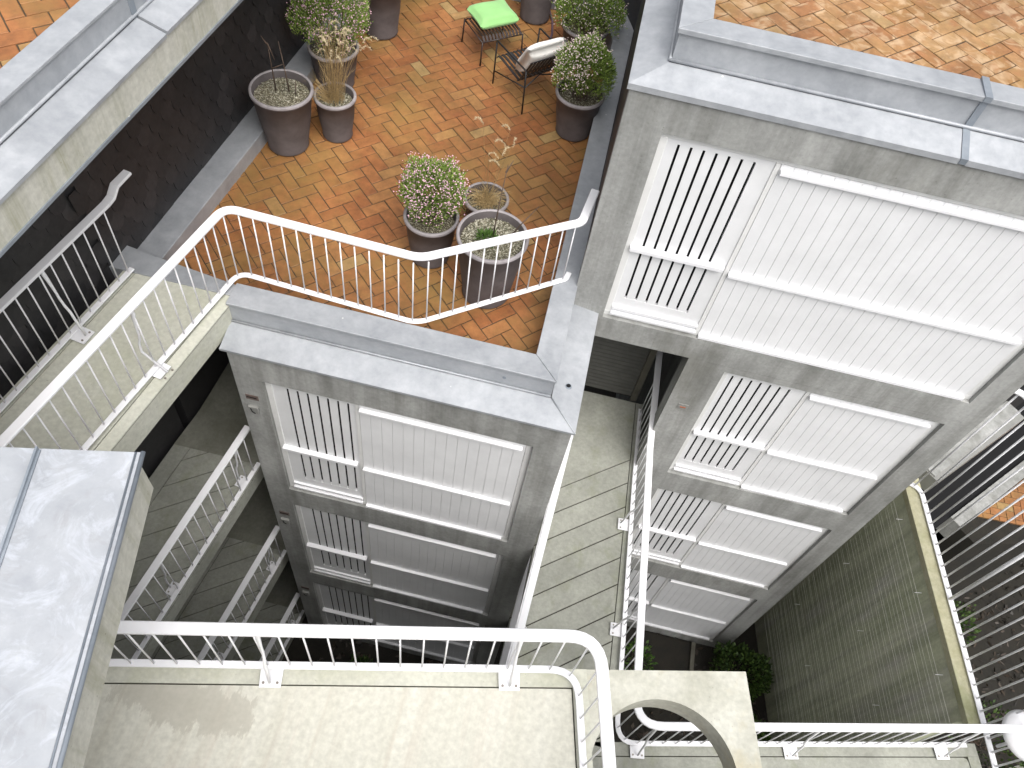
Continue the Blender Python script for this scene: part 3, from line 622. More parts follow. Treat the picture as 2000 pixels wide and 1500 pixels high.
# ---- garden wall with tensioned wires, right
GWi0, GWi1 = Vector((5.50, 7.2, 0)), Vector((6.17, 3.49, 0)); gd = (GWi1-GWi0).normalized(); gn = Vector((-gd.y, gd.x, 0))   # gn points east
gw = thing('garden_wall', 'high lichen stained concrete wall strung with close horizontal wires', 'wall', (5.9, 5, 0))
def gq(t0, t1, o0, o1):
    return [tuple((GWi0+gd*t+gn*o)[:2]) for t, o in ((t0, o0), (t1, o0), (t1, o1), (t0, o1))]
LW = (GWi1-GWi0).length
m = MB(); m.prism(gq(0, LW-0.09, 0.012, 0.23), 0, Z(10.12)); part(m, 'wall', M['lichen'], gw)
m = MB(); m.prism(gq(0, LW+0.06, 0, 0.245), Z(10.1185), Z(10.0)); part(m, 'coping', M['coping'], gw, bevel=0.008)
me_w = None
for k in range(56):
    zz = Z(10.3)-k*0.095; off = -0.045+0.012*math.sin(k*2.7)
    a = GWi0+gd*0.3+gn*off; b = GWi0+gd*(LW-0.05)+gn*(off+0.004*math.sin(k*1.3)); rr = 0.0019 if k % 5 else 0.0026
    m = MB(); m.tube([(a.x, a.y, zz), (b.x, b.y, zz)], rr, 5); part(m, 'wire', M['steel'], gw)
for t in (0.9, 2.0, 3.1):
    for zz in (10.28, 12.0, 14.0):
        m = MB(); a = GWi0+gd*t+gn*0.01; b = GWi0+gd*t-gn*0.09; m.tube([(a.x, a.y, Z(zz)), (b.x, b.y, Z(zz))], 0.004, 6); part(m, 'wire_bracket', M['white'], gw)

# ---- neighbouring low building far right
nb = thing('low_building', 'low dark glazed building with pale flat roof edge seen through the tall white railing', 'building', (7.2, 8.5, 0), rz=R(46))
def npart(mb, name, mat): return mb.build(name, mat, nb)
m = MB(); m.box(-1.9, 0.3, -0.31, 0.07, Z(10.35), Z(10.02)); npart(m, 'balcony_edge', M['clear'])
m = MB(); m.box(-1.88, 0.28, -0.22, 0.05, Z(10.019), Z(9.99)); npart(m, 'zinc_cover', M['facade'])
m = MB(); m.box(-1.85, 7, 0.08, 4.0, 0, Z(10.3)); npart(m, 'wall', M['void']); m = MB(); m.box(-1.85, 7, -0.79, 0.079, Z(13.4), Z(13.02)); npart(m, 'black_recess_fill', M['void'])  # low black block put in for the darkness of the recess
m = MB(); m.box(0.45, 6, -1.04, -0.795, Z(13.5), Z(12.98)); npart(m, 'concrete_kerb', M['facade'])
_c, _s = math.cos(R(46)), math.sin(R(46)); nl = lambda x, y: (7.2+x*_c-y*_s, 8.5+x*_s+y*_c)
herringbone('lower_terrace_paving', [nl(0.95, -1.05), nl(5, -1.05), nl(5, -2.4), nl(1.9, -1.95)], Z(13.02), M['brick'], 1)
m = MB(); m.prism([nl(0.5, -1.05), nl(5, -1.05), nl(5, -2.5), nl(1.8, -2.2), nl(0.5, -1.4)], 0, Z(13.08)); o = m.build('lower_terrace_bank', M['soil']); tag(o, kind='structure')
herringbone('lower_terrace_paving', [(8.75, 8.35), (11.5, 11.1), (13, 9.5), (9.7, 8.2)], Z(13.1), M['brick'], 20)

# ================================================================== RAILINGS
def path_len(path): return sum((path[i+1]-path[i]).length for i in range(len(path)-1))
def at_len(path, s):
    for i in range(len(path)-1):
        l = (path[i+1]-path[i]).length
        if s <= l: return path[i]+(path[i+1]-path[i])*(s/l), (path[i+1]-path[i]).normalized()
        s -= l
    return path[-1], (path[-1]-path[-2]).normalized()
picket_cache = {}
def railing(label, path, Dt, Db, spacing, group=None, brackets=(), side=1, top_w=0.088, low_w=0.058, bot_path=None, start=0.06, inward=0.16, plate=True, pr=0.0072, name='railing'):
    bp = bot_path or path
    base = path[len(path)//2]
    t = thing(name, label, 'railing', (base.x, base.y, Z(Db)-0.05), group)
    m = MB(); m.sweep_rect([Vector((p.x, p.y, Z(Dt))) for p in path], top_w, 0.032); part(m, 'top_rail', M['white'], t, bevel=0.0)
    m = MB(); m.sweep_rect([Vector((p.x, p.y, Z(Db))) for p in bp], low_w, 0.016); part(m, 'bottom_rail', M['white'], t)
    Lb = path_len(bp); s = start; h = (Z(Dt)-0.015)-(Z(Db)+0.007)
    key = (round(h, 3), pr)
    if key not in picket_cache:
        mb = MB(); mb.tube([(0, 0, 0), (0, 0, h)], pr, 8)
        me = bpy.data.meshes.new('picket'); me.from_pydata(mb.v, [], mb.f); me.update(); me.materials.append(M['white'])
        for p in me.polygons: p.use_smooth = True
        picket_cache[key] = me
    while s < Lb-0.03:
        p, d = at_len(bp, s)
        o = bpy.data.objects.new('picket', picket_cache[key]); sc.collection.objects.link(o); o.parent = t
        o.location = Vector((p.x, p.y, Z(Db)+0.007))-Vector(t.location); s += spacing
    for (bx, by) in brackets:              # foot plates on the slab and bowed stays up to the hand rail
        q = Vector((bx, by, 0)); best = None
        for i in range(200):
            p, d = at_len(path, path_len(path)*i/199)
            if best is None or (p-q).length < best[0]: best = ((p-q).length, p, d)
        _, p, d = best; n = Vector((-d.y, d.x, 0))*side; fl = Z(Db)-0.05
        a = p+n*0.0; m = MB()
        c0, c1 = a+n*0.01, a+n*inward
        hw = 0.085
        m.prism([tuple((c0-d*hw)[:2]), tuple((c0+d*hw)[:2]), tuple((c1+d*hw*0.95)[:2]), tuple((c1-d*hw*0.95)[:2])], fl+0.017, fl+0.027)
        part(m, 'foot_plate', M['white'], t)
        for sg in (-1, 1):
            m = MB(); cb = c1-n*0.035+d*hw*0.62*sg; m.tube([(cb.x, cb.y, fl+0.026), (cb.x, cb.y, fl+0.034)], 0.011, 6); part(m, 'bolt', M['bolt'], t)
        m = MB(); pts = []
        for u, hh in ((0.0, -0.012), (0.0, -0.10), (0.012, -0.16), (0.03, -0.32), (0.035, -0.42), (0.055, -0.52), (0.085, -0.60), (0.10, -0.75), (inward-0.03, -0.94)):
            x = p+n*u; z = Z(Dt)+hh*(Z(Dt)-fl)/1.0; pts.append((x.x, x.y, max(z, fl+0.02)))
        m.tube(pts, [0.012, 0.02, 0.017, 0.012, 0.012, 0.0125, 0.013, 0.012, 0.011], 8)
        part(m, 'stay', M['white'], t, smooth=True)
    return t
V2 = lambda *a: [Vector((x, y, 0)) for x, y in a]
# 1 terrace / bridge railing
p1 = rounded([(-4.04, 0.90), (-3.19, 5.09), (-1.29, 5.035), (0.095, 5.975), (0.155, 6.46)], [0.16, 0.33, 0.14])
p1b = rounded([(-4.055, 0.90), (-3.19, 5.065), (-1.29, 4.96), (0.076, 6.004), (0.095, 6.10)], [0.16, 0.33, 0.08])
railing('long white railing sweeping from the pale bridge across the brick terrace', p1, 5.70, 6.583, 0.143, 'white steel railings', [(-3.42, 3.75)], side=1, bot_path=p1b, inward=-0.10)
# 2 west railing of the bridge
p2 = rounded([(-4.85, 1.14), (-4.20, 4.80)], 0.1)
railing('white railing on the far side of the pale bridge, against the dark slate wall', p2, 5.70, 6.583, 0.144, 'white steel railings', [(-4.39, 3.94), (-4.61, 2.47)], side=-1)
m = MB(); pp = p2[-1]; m.sweep_rect([Vector((pp.x, pp.y, Z(5.70))), Vector((pp.x+0.01, pp.y+0.08, Z(5.69))), Vector((pp.x+0.02, pp.y+0.17, Z(5.62))), Vector((pp.x+0.055, pp.y+0.36, Z(5.61)))], 0.088, 0.032)
tr = [o for o in bpy.data.objects if o.get('label', '').startswith('white railing on the far side')][0]; part(m, 'rail_end', M['white'], tr)
# 3 near railing
p3 = rounded([gp((-2.755, 1.15), -0.6, 0), (0.869, 1.971), gp((0.869, 1.971), 0, 3.2)], 0.228)
railing('nearest white railing with a rounded corner around the pale gallery slab', p3, 5.70, 6.583, 0.168, 'white steel railings', [(-1.444, 1.444), (0.333, 1.834)], side=-1)
# 4 left lower railings
for D, wd in ((10, 'second'), (13, 'third'), (16, 'lowest')):
    f = lambda a, y: a+(y-4.6)*0.147
    p = rounded([(f(-3.31, 1.3), 1.3), (f(-3.31, 4.62), 4.62)], 0.1)
    railing({'second': 'white railing of the lower left walkway, first below the pale bridge', 'third': 'white railing of the left walkway two levels below the pale bridge', 'lowest': 'bottom most white railing at the left, in deep shade by the tower foot'}[wd],
            p, D-1, D-0.06, 0.158, 'white steel railings', [(f(-3.31, 2.75), 2.75), (f(-3.31, 4.3), 4.3)], side=1, inward=0.13)
# 5 middle walkway railings
for D in (10, 13):
    L = rounded([(0.46, 2.35), (0.625, 5.9)], 0.1)
    railing('white railing on the left edge of the middle walkway, hugging the lower tower' if D == 10 else 'shaded white railing beneath the middle walkway on its left edge', L, D-1, D-0.06, 0.155, 'white steel railings', [(0.5, 3.2)], side=-1, inward=0.1)
Rp = rounded([(1.60, 7.85), (1.655, 5.7), (1.885, 2.265), gp((1.885, 2.265), 4.42, 0)], [0.5, 0.27])
Rb = rounded([(1.615, 6.9), (1.67, 5.7), (1.885, 2.265), gp((1.885, 2.265), 4.30, 0)], [0.5, 0.22])
railing('long white railing down the right edge of the middle walkway turning round the lower gallery', Rp, 9.0, 9.94, 0.152, 'white steel railings', [(1.66, 5.0), (1.75, 3.6), (2.12, 2.3), (3.9, 2.73), (5.75, 3.15)], side=-1, bot_path=Rb)
Rp2 = rounded([(1.60, 7.0), (1.655, 5.7), (1.885, 2.3)], [0.5])
railing('shaded white railing under the right edge of the middle walkway', Rp2, 12.0, 12.94, 0.155, 'white steel railings', [], side=-1)
# 6 tall screen outside the garden wall
pt = rounded([(5.50, 6.78), (5.80, 6.72), (6.31, 3.75), (6.55, 2.3)], [0.22, 0.3])
railing('tall white picket screen standing outside the lichen stained wall', pt, 7.5, 9.97, 0.157, 'tall picket screen', [], side=1, low_w=0.075, top_w=0.09, pr=0.0125)
ts = [o for o in bpy.data.objects if o.get('label', '').startswith('tall white picket')][0]; ts['group'] = 'white steel railings'
m = MB(); m.tube([(6.07, 5.08, Z(9.97)), (6.07, 5.08, Z(7.5))], 0.022, 10); part(m, 'stanchion', M['white'], ts, smooth=True)
# ================================================================== end of structure, objects follow


# ================================================================== POTS AND PLANTS
def foliage(rad, hgt, n, seed, base=0.0, ln=(0.03, 0.06), wd=0.006, shell=0.35, lean=0.0):
    rnd = random.Random(seed); mb = MB(); pts = []
    for i in range(n):
        th = rnd.uniform(0, 2*math.pi); u = rnd.random(); rr = rad*(rnd.random()**0.5)
        ph = math.acos(1-1.35*u)       # more at the top
        k = (shell+(1-shell)*rnd.random()**0.45)*(1+0.10*math.sin(3*th+seed)+0.07*math.sin(7*th+2*ph+seed)+0.05*math.sin(13*th+5*ph))
        if rnd.random() < 0.05: k *= rnd.uniform(1.04, 1.16)
        p = Vector((rad*k*math.sin(ph)*math.cos(th), rad*k*math.sin(ph)*math.sin(th), base+hgt*0.5+hgt*0.5*k*math.cos(ph)))
        d = Vector((p.x*0.9, p.y*0.9, rad*1.0)).normalized()+Vector((rnd.gauss(0, .3), rnd.gauss(0, .3), rnd.gauss(0, .2))); d.normalize()
        l = rnd.uniform(*ln); a = d.cross(Vector((rnd.gauss(0, 1), rnd.gauss(0, 1), rnd.gauss(0, 1)))).normalized()*wd
        mb.add([p-a*0.4, p+d*l*0.5-a, p+d*l, p+d*l*0.5+a], [[0, 1, 2, 3]]); pts.append(p+d*l)
    return mb, pts
def blossoms(pts, n, r, seed, zmin=-9, keep=None):
    rnd = random.Random(seed); mb = MB(); pts = [p for p in pts if p.z > zmin and (keep is None or keep(p))]
    for p in rnd.sample(pts, min(n, len(pts))):
        p = p*1.02; q = r*rnd.uniform(0.6, 1.3)
        mb.add([p+Vector(v)*q for v in ((1, 0, 0), (0, 1, 0), (-1, 0, 0), (0, -1, 0), (0, 0, 1.2), (0, 0, -1))], [[0, 1, 4], [1, 2, 4], [2, 3, 4], [3, 0, 4], [1, 0, 5], [2, 1, 5], [3, 2, 5], [0, 3, 5]])
    return mb
def stems(n, rad, hgt, seed, r0=0.12):
    rnd = random.Random(seed); mb = MB()
    for i in range(n):
        a = rnd.uniform(0, 6.28); b = a+rnd.gauss(0, .3); k = rnd.random()**0.5
        mb.tube([(r0*rnd.random()*math.cos(a), r0*rnd.random()*math.sin(a), 0), (rad*.5*k*math.cos(b), rad*.5*k*math.sin(b), hgt*.45), (rad*.85*k*math.cos(b), rad*.85*k*math.sin(b), hgt*.85)], [0.004, 0.003, 0.001], 4)
    return mb
def pot_thing(label, x, y, R1, R0, h, group='clay plant pots on the terrace', name='potted_plant', cat='potted plant', rim=True, seed=1, grit=250):
    t = thing(name, label, cat, (x, y, Z(7.0)+0.002), group)
    m = MB(); m.lathe([(0.0, 0.012), (R0*0.93, 0.0), (R0, 0.008), (R0+0.012, 0.028), (R0+0.004, 0.045), (R0+(R1-R0)*0.55, h*0.55), (R1-0.022, h-0.065), (R1-0.006, h-0.055), (R1, h-0.035), (R1, h-0.012), (R1-0.008, h), (R1-0.026, h+0.001), (R1-0.035, h-0.012), (R1-0.045, h-0.12), (R1-0.05, h-0.2)], 48)
    o = m.build('pot', M['pot'], t, smooth=True)
    m = MB(); m.lathe([(R1+0.002, h-0.03), (R1+0.003, h-0.012), (R1-0.007, h+0.003), (R1-0.027, h+0.004), (R1-0.033, h-0.006)], 48); m.build('rim', M['pot_rim'], o, smooth=True)
    m = MB(); n = 40; rs = R1-0.044; zs = h-0.10
    m.lathe([(rs, zs), (rs*0.7, zs+0.012), (rs*0.35, zs+0.006), (0.001, zs+0.014)], n)
    so_ = m.build('soil', M['pot_soil'], t, smooth=True)
    rnd = random.Random(seed); m = MB()
    for i in range(grit):
        a = rnd.uniform(0, 6.28); k = rs*0.97*math.sqrt(rnd.random()); q = rnd.uniform(0.004, 0.010); c = Vector((k*math.cos(a), k*math.sin(a), zs+0.012))
        tt = [c+Vector((rnd.gauss(0, q), rnd.gauss(0, q), rnd.uniform(-.3, 1)*q)) for _ in range(4)]
        m.add(tt, [[0, 1, 2], [0, 2, 3], [0, 3, 1], [1, 3, 2]])
    tag(m.build('grit', M['grit'], so_), kind='stuff')
    return t, zs
def shrub(label, x, y, R1, R0, h, rad, hg, seed, nleaf=5200, nfl=1100, flmat='pink', fz=0.0, keep=None, leafmat='leaf', r=0.006):
    t, zs = pot_thing(label, x, y, R1, R0, h, seed=seed, grit=120)
    mb, pts = foliage(rad, hg, nleaf, seed, zs-0.02); mb.build('foliage', M[leafmat], t)
    stems(60, rad, hg, seed).build('stems', M['twig'], t).location = (0, 0, zs)
    if nfl: blossoms(pts, nfl, r, seed, zs+fz, keep).build('blossom', M[flmat], t)
    return t
def twigs(t, zs, specs, mat='twig'):
    for sp in specs:
        m = MB(); n = len(sp); m.tube([(x, y, zs+z) for x, y, z in sp], [0.010*(1-0.7*i/(n-1)) for i in range(n)], 5); m.build('twig', M[mat], t, smooth=True)
def grass(t, zs, n, rad, hg, seed, mat='straw', spread=1.0, lean=(0, 0), name='dry_grass', curl=0.15):
    rnd = random.Random(seed); m = MB(); tips = []
    for i in range(n):
        a = rnd.uniform(0, 6.28); k = rad*0.35*math.sqrt(rnd.random()); p = Vector((k*math.cos(a)+lean[0]*.3, k*math.sin(a)+lean[1]*.3, zs)); b = a+rnd.gauss(0, 1.0)
        hh = hg*rnd.uniform(0.45, 1.0); s = rad*spread*rnd.uniform(0.1, 0.9); d = Vector((math.cos(b), math.sin(b), 0)); pts = []
        for j in range(5):
            u = j/4; pts.append(p+d*s*(u**1.6)+Vector((lean[0], lean[1], 0))*u*hg+Vector((0, 0, hh*(u-curl*u**3)))+Vector((rnd.gauss(0, .006), rnd.gauss(0, .006), 0)))
        m.tube(pts, [0.0022, 0.002, 0.0018, 0.0014, 0.0007], 3, cap=False); tips.append(pts[-1])
    m.build(name, M[mat], t); return tips
def plumes(t, tips, n, seed, ln=0.13, mat='plume', dens=46):
    rnd = random.Random(seed)
    for p in rnd.sample(tips, n):
        m = MB(); d = Vector((rnd.gauss(0, 1), rnd.gauss(0, 1), 0)).normalized()
        sp = [p+d*ln*(u*0.8)+Vector((0, 0, ln*(1.1*u-1.3*u*u))) for u in (0, .2, .4, .6, .8, 1)]
        for q_ in range(dens):
            u = rnd.random()*4.9; i = int(u); c = sp[i].lerp(sp[i+1], u-i); e = Vector((rnd.gauss(0, 1), rnd.gauss(0, 1), rnd.gauss(-.4, .8))).normalized()*rnd.uniform(0.012, 0.035)
            s = Vector((rnd.gauss(0, 1), rnd.gauss(0, 1), rnd.gauss(0, 1))).normalized()*0.0026; m.add([c-s, c+s, c+e], [[0, 1, 2]])
        m.build('seed_plume', M[mat], t)
# big pot with bare stems
t, zs = pot_thing('largest left pot with pale rim and bare stems, beside the zinc kerb', -3.62, 7.50, 0.365, 0.235, 0.81, seed=2, grit=1000, cat='potted plant')
twigs(t, zs, [[(-.09, 0.05, 0), (-.10, .05, .35), (-.12, .07, .62)], [(.06, .08, 0), (.03, .10, .3), (-.01, .12, .62)], [(-.12, .07, .58), (-.2, .1, .66)], [(-.12, .07, .6), (-.05, .05, .42)], [(-.10, .05, .3), (0.02, .09, .36)], [(.15, .05, 0), (.16, .06, .2)]])
# small pot with dry grass
t, zs = pot_thing('small pot of dry straw coloured grass with drooping seed heads, beside the zinc kerb', -3.12, 7.87, 0.255, 0.175, 0.59, seed=3, grit=500)
tp = grass(t, zs, 110, 0.26, 1.15, 4, spread=1.2, lean=(0.03, 0.03)); plumes(t, [p for p in tp if p.z > zs+0.55], 26, 5, 0.17, dens=80)
grass(t, zs, 110, 0.22, 0.36, 6, spread=1.2, lean=(-0.2, 0))
# pink flowering shrub behind
shrub('tall pot with bushy pink flowering heather behind the dry grass pot', -3.47, 8.83, 0.325, 0.23, 0.56, 0.47, 0.92, 11, 9000, 1500, 'pink', 0.15, lambda p: p.z > 0.85 or p.x > 0.25, r=0.008)
# far pots
pot_thing('plain dark pot at the top edge, beyond the bushy heather', -3.25, 10.15, 0.30, 0.22, 0.70, seed=6, grit=50)
pot_thing('tall dark pot behind the green cushion stool, by the grey box', -1.26, 11.32, 0.28, 0.21, 0.85, seed=7, grit=50)
# bright shrub top right and pink one below
shrub('pot with dense bright green round shrub, furthest back at the right kerb', -0.45, 10.62, 0.335, 0.23, 0.50, 0.47, 0.66, 21, 9000, 700, 'cream', 0.1, r=0.008)
shrub('pot with round shrub of green and pale pink flower spikes beside the black armchair', -0.28, 8.95, 0.315, 0.215, 0.62, 0.36, 0.80, 22, 9500, 1200, 'cream', 0.05, lambda p: p.x+0.4*(1.05-p.z) < 0.10+0.12*math.sin(p.z*90), r=0.009)
# centre group
shrub('pot with rounded heather covered in small pink flowers, left of the centre group', -1.49, 6.25, 0.30, 0.205, 0.64, 0.32, 0.80, 31, 9500, 1800, 'pink', 0.06, r=0.008)
t, zs = pot_thing('small half hidden pot of matted dry grass behind the widest pot', -1.03, 7.0, 0.265, 0.19, 0.36, seed=8, grit=60)
grass(t, zs, 300, 0.26, 0.34, 9, spread=1.2, curl=0.6)
tips = [Vector((-0.11, -.09, 1.45)), Vector((0.24, -.03, 1.30)), Vector((.17, 0.0, 1.36)), Vector((.03, -.05, 1.22)), Vector((-.02, -.08, 1.06)), Vector((.20, -.1, 1.22)), Vector((0.0, -.1, .98))]
m = MB()
for p in tips: m.tube([(0.02, 0.0, zs), tuple(Vector((0.0, 0.0, zs)).lerp(p, .5)+Vector((0, .03, 0))), tuple(p)], 0.0018, 3)
m.build('fine_stalks', M['straw'], t); plumes(t, tips, 7, 12, 0.15, dens=110)
t, zs = pot_thing('widest pot in the centre group with gritty soil, green tuft and bare stem', -0.76, 5.92, 0.375, 0.255, 0.90, seed=9, grit=2000)
mb, _ = foliage(0.10, 0.12, 260, 44, zs, ln=(0.05, 0.09), wd=0.006); o = mb.build('green_tuft', M['leaf_dark'], t); o.location = (-0.05, -0.06, 0)
twigs(t, zs, [[(0.0, 0.0, 0), (0.02, 0.03, .5), (0.05, 0.05, 1.0)], [(.16, .12, 0), (.27, .17, .2), (.40, .22, .42)], [(.04, .05, .9), (.09, .10, 1.02)], [(-.08, 0, 0), (-.10, 0.02, .09)]])
# hose
m = MB(); m.tube([(-1.11, 11.65, Z(7)+0.02), (-0.98, 11.3, Z(7)+0.02), (-0.93, 11.0, Z(7)+0.02), (-0.92, 10.6, Z(7)+0.02), (-0.80, 10.3, Z(7)+0.02), (-0.66, 10.1, Z(7)+0.02), (-0.6, 9.85, Z(7)+0.02)], 0.016, 8)
tag(m.build('garden_hose', M['hose'], smooth=True), 'mauve hose lying on the bricks between armchair and back shrub', 'hose')
gb = thing('planter_box', 'low grey zinc box at the top edge behind the tall dark pot', 'box', (-1.0, 12.0, Z(7)))
m = MB(); m.box(-2.05, -0.35, 11.62, 12.2, Z(7), Z(6.6)); part(m, 'body', M['zinc_dark'], gb, bevel=0.01)
m = MB(); m.box(-2.07, -0.33, 11.60, 12.22, Z(6.598), Z(6.57)); part(m, 'lid', M['zinc'], gb, bevel=0.006)

# ---- garden stool (ottoman) with slats
def slat_curve(a, b, zc, drop, n=10):      # list of points from edge a to edge b with rounded-down ends
    out = []; a = Vector(a); b = Vector(b)
    for i in range(n+1):
        u = i/n; p = a.lerp(b, u); e = min(u, 1-u)*(b-a).length; z = zc-(drop*(1-min(1, e/0.05))**2); out.append(Vector((p.x, p.y, z)))
    return out
fl = Z(7.0)
ot = thing('slatted_stool', 'dark brown metal slatted stool under the green cushion', 'stool', (-1.7, 10.2, fl))
o0 = Vector((-1.75, 9.90, 0)); u_ = Vector((-.635, .772, 0))*0.56; v_ = Vector((.772, .635, 0))*0.62
m = MB(); zt = fl+0.40
for k in range(12):
    s = o0+v_*(0.05+0.9*k/11); pts = slat_curve(s, s+u_, zt, 0.05)
    m.sweep_rect(pts, 0.030, 0.010)
part(m, 'seat', M['brown_metal'], ot)
m = MB()
for s in (0, 1): m.tube([tuple(o0+u_*s+Vector((0, 0, zt-0.05))), tuple(o0+v_+u_*s+Vector((0, 0, zt-0.05)))], 0.009, 8)
for s in (0, 1): m.tube([tuple(o0+v_*s+Vector((0, 0, zt-0.055))), tuple(o0+v_*s+u_+Vector((0, 0, zt-0.055)))], 0.009, 8)
part(m, 'seat_frame', M['brown_metal'], ot, smooth=True)
for a, b in ((0, 0), (1, 0), (0, 1), (1, 1)):
    c = o0+u_*a+v_*b; cc = o0+u_*0.5+v_*0.5; e = (c-cc).normalized()*0.02
    m = MB(); m.tube([tuple(c+Vector((0, 0, zt-0.045))), tuple(c+e+Vector((0, 0, fl)))], 0.011, 8); part(m, 'leg', M['brown_metal'], ot, smooth=True)
def cushion(name, label, mat, A, U, W_, Nn, thick, n=18):
    """A corner, U and W_ edge vectors, Nn normal"""
    mb = MB(); top = []; bot = []
    for i in range(n+1):
        for j in range(n+1):
            u, v = i/n, j/n; b = (1-(2*u-1)**4)*(1-(2*v-1)**4); b = max(b, 0)**0.36
            pinch = 0.05*((2*u-1)**2*(1-(2*v-1)**2)); pin2 = 0.05*((2*v-1)**2*(1-(2*u-1)**2))
            uu = u+(0.5-u)*pinch*2; vv = v+(0.5-v)*pin2*2; wr = 0.006*math.sin(9*u+5*v)*b
            p = A+U*uu+W_*vv; top.append(p+Nn*(thick/2*(1+b)+wr)); bot.append(p+Nn*(thick/2*(1-b)))
    N1 = (n+1)**2; f = []
    for i in range(n):
        for j in range(n):
            a = i*(n+1)+j; q = [a, a+n+1, a+n+2, a+1]; f.append(q); f.append([x+N1 for x in q[::-1]])
    edge = [i for i in range(n)]+[n+(n+1)*i for i in range(n)]+[N1-1-i for i in range(n)]+[n*(n+1)-(n+1)*i for i in range(n)]
    for k in range(len(edge)):
        a, b = edge[k], edge[(k+1) % len(edge)]; f.append([a, b, b+N1, a+N1])
    mb.add(top+bot, f); o = mb.build(name, mat, smooth=True); return tag(o, label, 'cushion')
cushion('cushion', 'mint green cushion lying on the slatted stool', M['green_fabric'], Vector((*(o0+v_*0.02+u_*0.18)[:2], zt+0.005)), v_*0.98, u_*0.86, Vector((0, 0, 1)), 0.19)
# ---- low armchair
ch = thing('garden_armchair', 'low black metal slatted armchair holding the white cushion', 'armchair', (-1.0, 9.55, fl))
A_ = Vector((-1.50, 9.57, 0)); bk = Vector((.714, -.70, 0)); wd = Vector((.70, .714, 0))   # front left foot, backwards, sideways
dep, wid = 0.70, 0.68; up = Vector((0, 0, 1))
for s in (0, 1):
    a = A_+wd*wid*s; sp = (-wd if s == 0 else wd)*0.0
    m = MB(); m.tube([tuple(a+up*fl), tuple(a+up*(fl+0.64))], 0.011, 8); part(m, 'front_leg', M['black_metal'], ch, smooth=True)
    m = MB(); m.tube([tuple(a+bk*dep*1.02+up*fl), tuple(a+bk*(dep-0.02)+up*(fl+0.63))], 0.011, 8); part(m, 'rear_leg', M['black_metal'], ch, smooth=True)
    m = MB(); m.tube([tuple(a+up*(fl+0.64)), tuple(a+bk*0.03+up*(fl+0.65)), tuple(a+bk*(dep-0.05)+up*(fl+0.635)), tuple(a+bk*(dep-0.02)+up*(fl+0.62))], 0.012, 8); part(m, 'armrest', M['black_metal'], ch, smooth=True)
    m = MB(); m.tube([tuple(a+up*(fl+0.20)), tuple(a+bk*dep+up*(fl+0.40))], 0.009, 8); part(m, 'side_stretcher', M['black_metal'], ch, smooth=True)
m = MB(); m.tube([tuple(A_+bk*dep+up*(fl+0.40)), tuple(A_+bk*(dep-0.15)+wd*wid/2+up*(fl+0.40)), tuple(A_+bk*dep+wd*wid+up*(fl+0.40))], 0.009, 8); part(m, 'rear_stretcher', M['black_metal'], ch, smooth=True)
m = MB()
for k in range(11):
    s = A_+wd*(0.03+(wid-0.06)*k/10)
    pts = [s+bk*0.0+up*(fl+0.39), s+bk*0.03+up*(fl+0.435), s+bk*0.10+up*(fl+0.44), s+bk*0.52+up*(fl+0.39)]
    m.sweep_rect(pts, 0.034, 0.010)
part(m, 'seat', M['black_metal'], ch)
m = MB()
for k in range(11):
    s = A_+wd*(0.03+(wid-0.06)*k/10)
    m.bar(s+bk*0.53+up*(fl+0.39), s+bk*0.74+up*(fl+0.78), 0.034, 0.010, up=bk); m.bar(s+bk*0.735+up*(fl+0.62), s+bk*0.80+up*(fl+0.64), 0.026, 0.008)
m.tube([tuple(A_+bk*0.74+up*(fl+0.78)), tuple(A_+wd*wid+bk*0.74+up*(fl+0.78))], 0.008, 6); m.tube([tuple(A_+bk*0.52+up*(fl+0.385)), tuple(A_+wd*wid+bk*0.52+up*(fl+0.385))], 0.008, 6)
part(m, 'backrest', M['black_metal'], ch)
bdir = (bk*0.21+up*0.39).normalized(); nn = bdir.cross(wd).normalized()
if nn.dot(bk) > 0: nn = -nn
cushion('cushion', 'off white cushion leaning in the black armchair', M['white_fabric'], A_+wd*0.02+bk*0.50+up*(fl+0.42), wd*(wid-0.04), bdir*0.46, nn, 0.21)
# far table leg
tb = thing('garden_table', 'thin dark leg of a table just entering the top edge of the terrace', 'table', (-3.3, 10.8, fl))
for x, y in ((-3.2, 10.72), (-2.6, 11.5), (-3.55, 11.4)):
    m = MB(); m.tube([(x, y, fl), (x+(-3.1-x)*0.05, y+(11.2-y)*0.05, fl+0.7)], 0.011, 8); part(m, 'leg', M['brown_metal'], tb, smooth=True)
m = MB(); m.lathe([(0, 0.715), (0.5, 0.715), (0.505, 0.708), (0.5, 0.70), (0, 0.70)], 40, (-3.12, 11.25, fl)); part(m, 'top', M['brown_metal'], tb)

# ---- kerb bend and slate return at the top right
m = MB(); m.prism([(-0.045, 10.553), (0.217, 10.553), (0.217, 10.9), (-0.05, 11.6), (-0.33, 11.5)], Z(7.02), Z(6.60)); tag(m.build('zinc_kerb', M['zinc'], bevel=0.008), 'short bent zinc kerb behind the bright green shrub', 'kerb')
m = MB(); m.prism([(0.219, 10.51), (0.219, 10.9), (-0.35, 12.2), (0.2, 12.4), (0.255, 10.51)], Z(7.0), Z(4.1)); o = part(m, 'bent_cladding', M['slate'], rt)

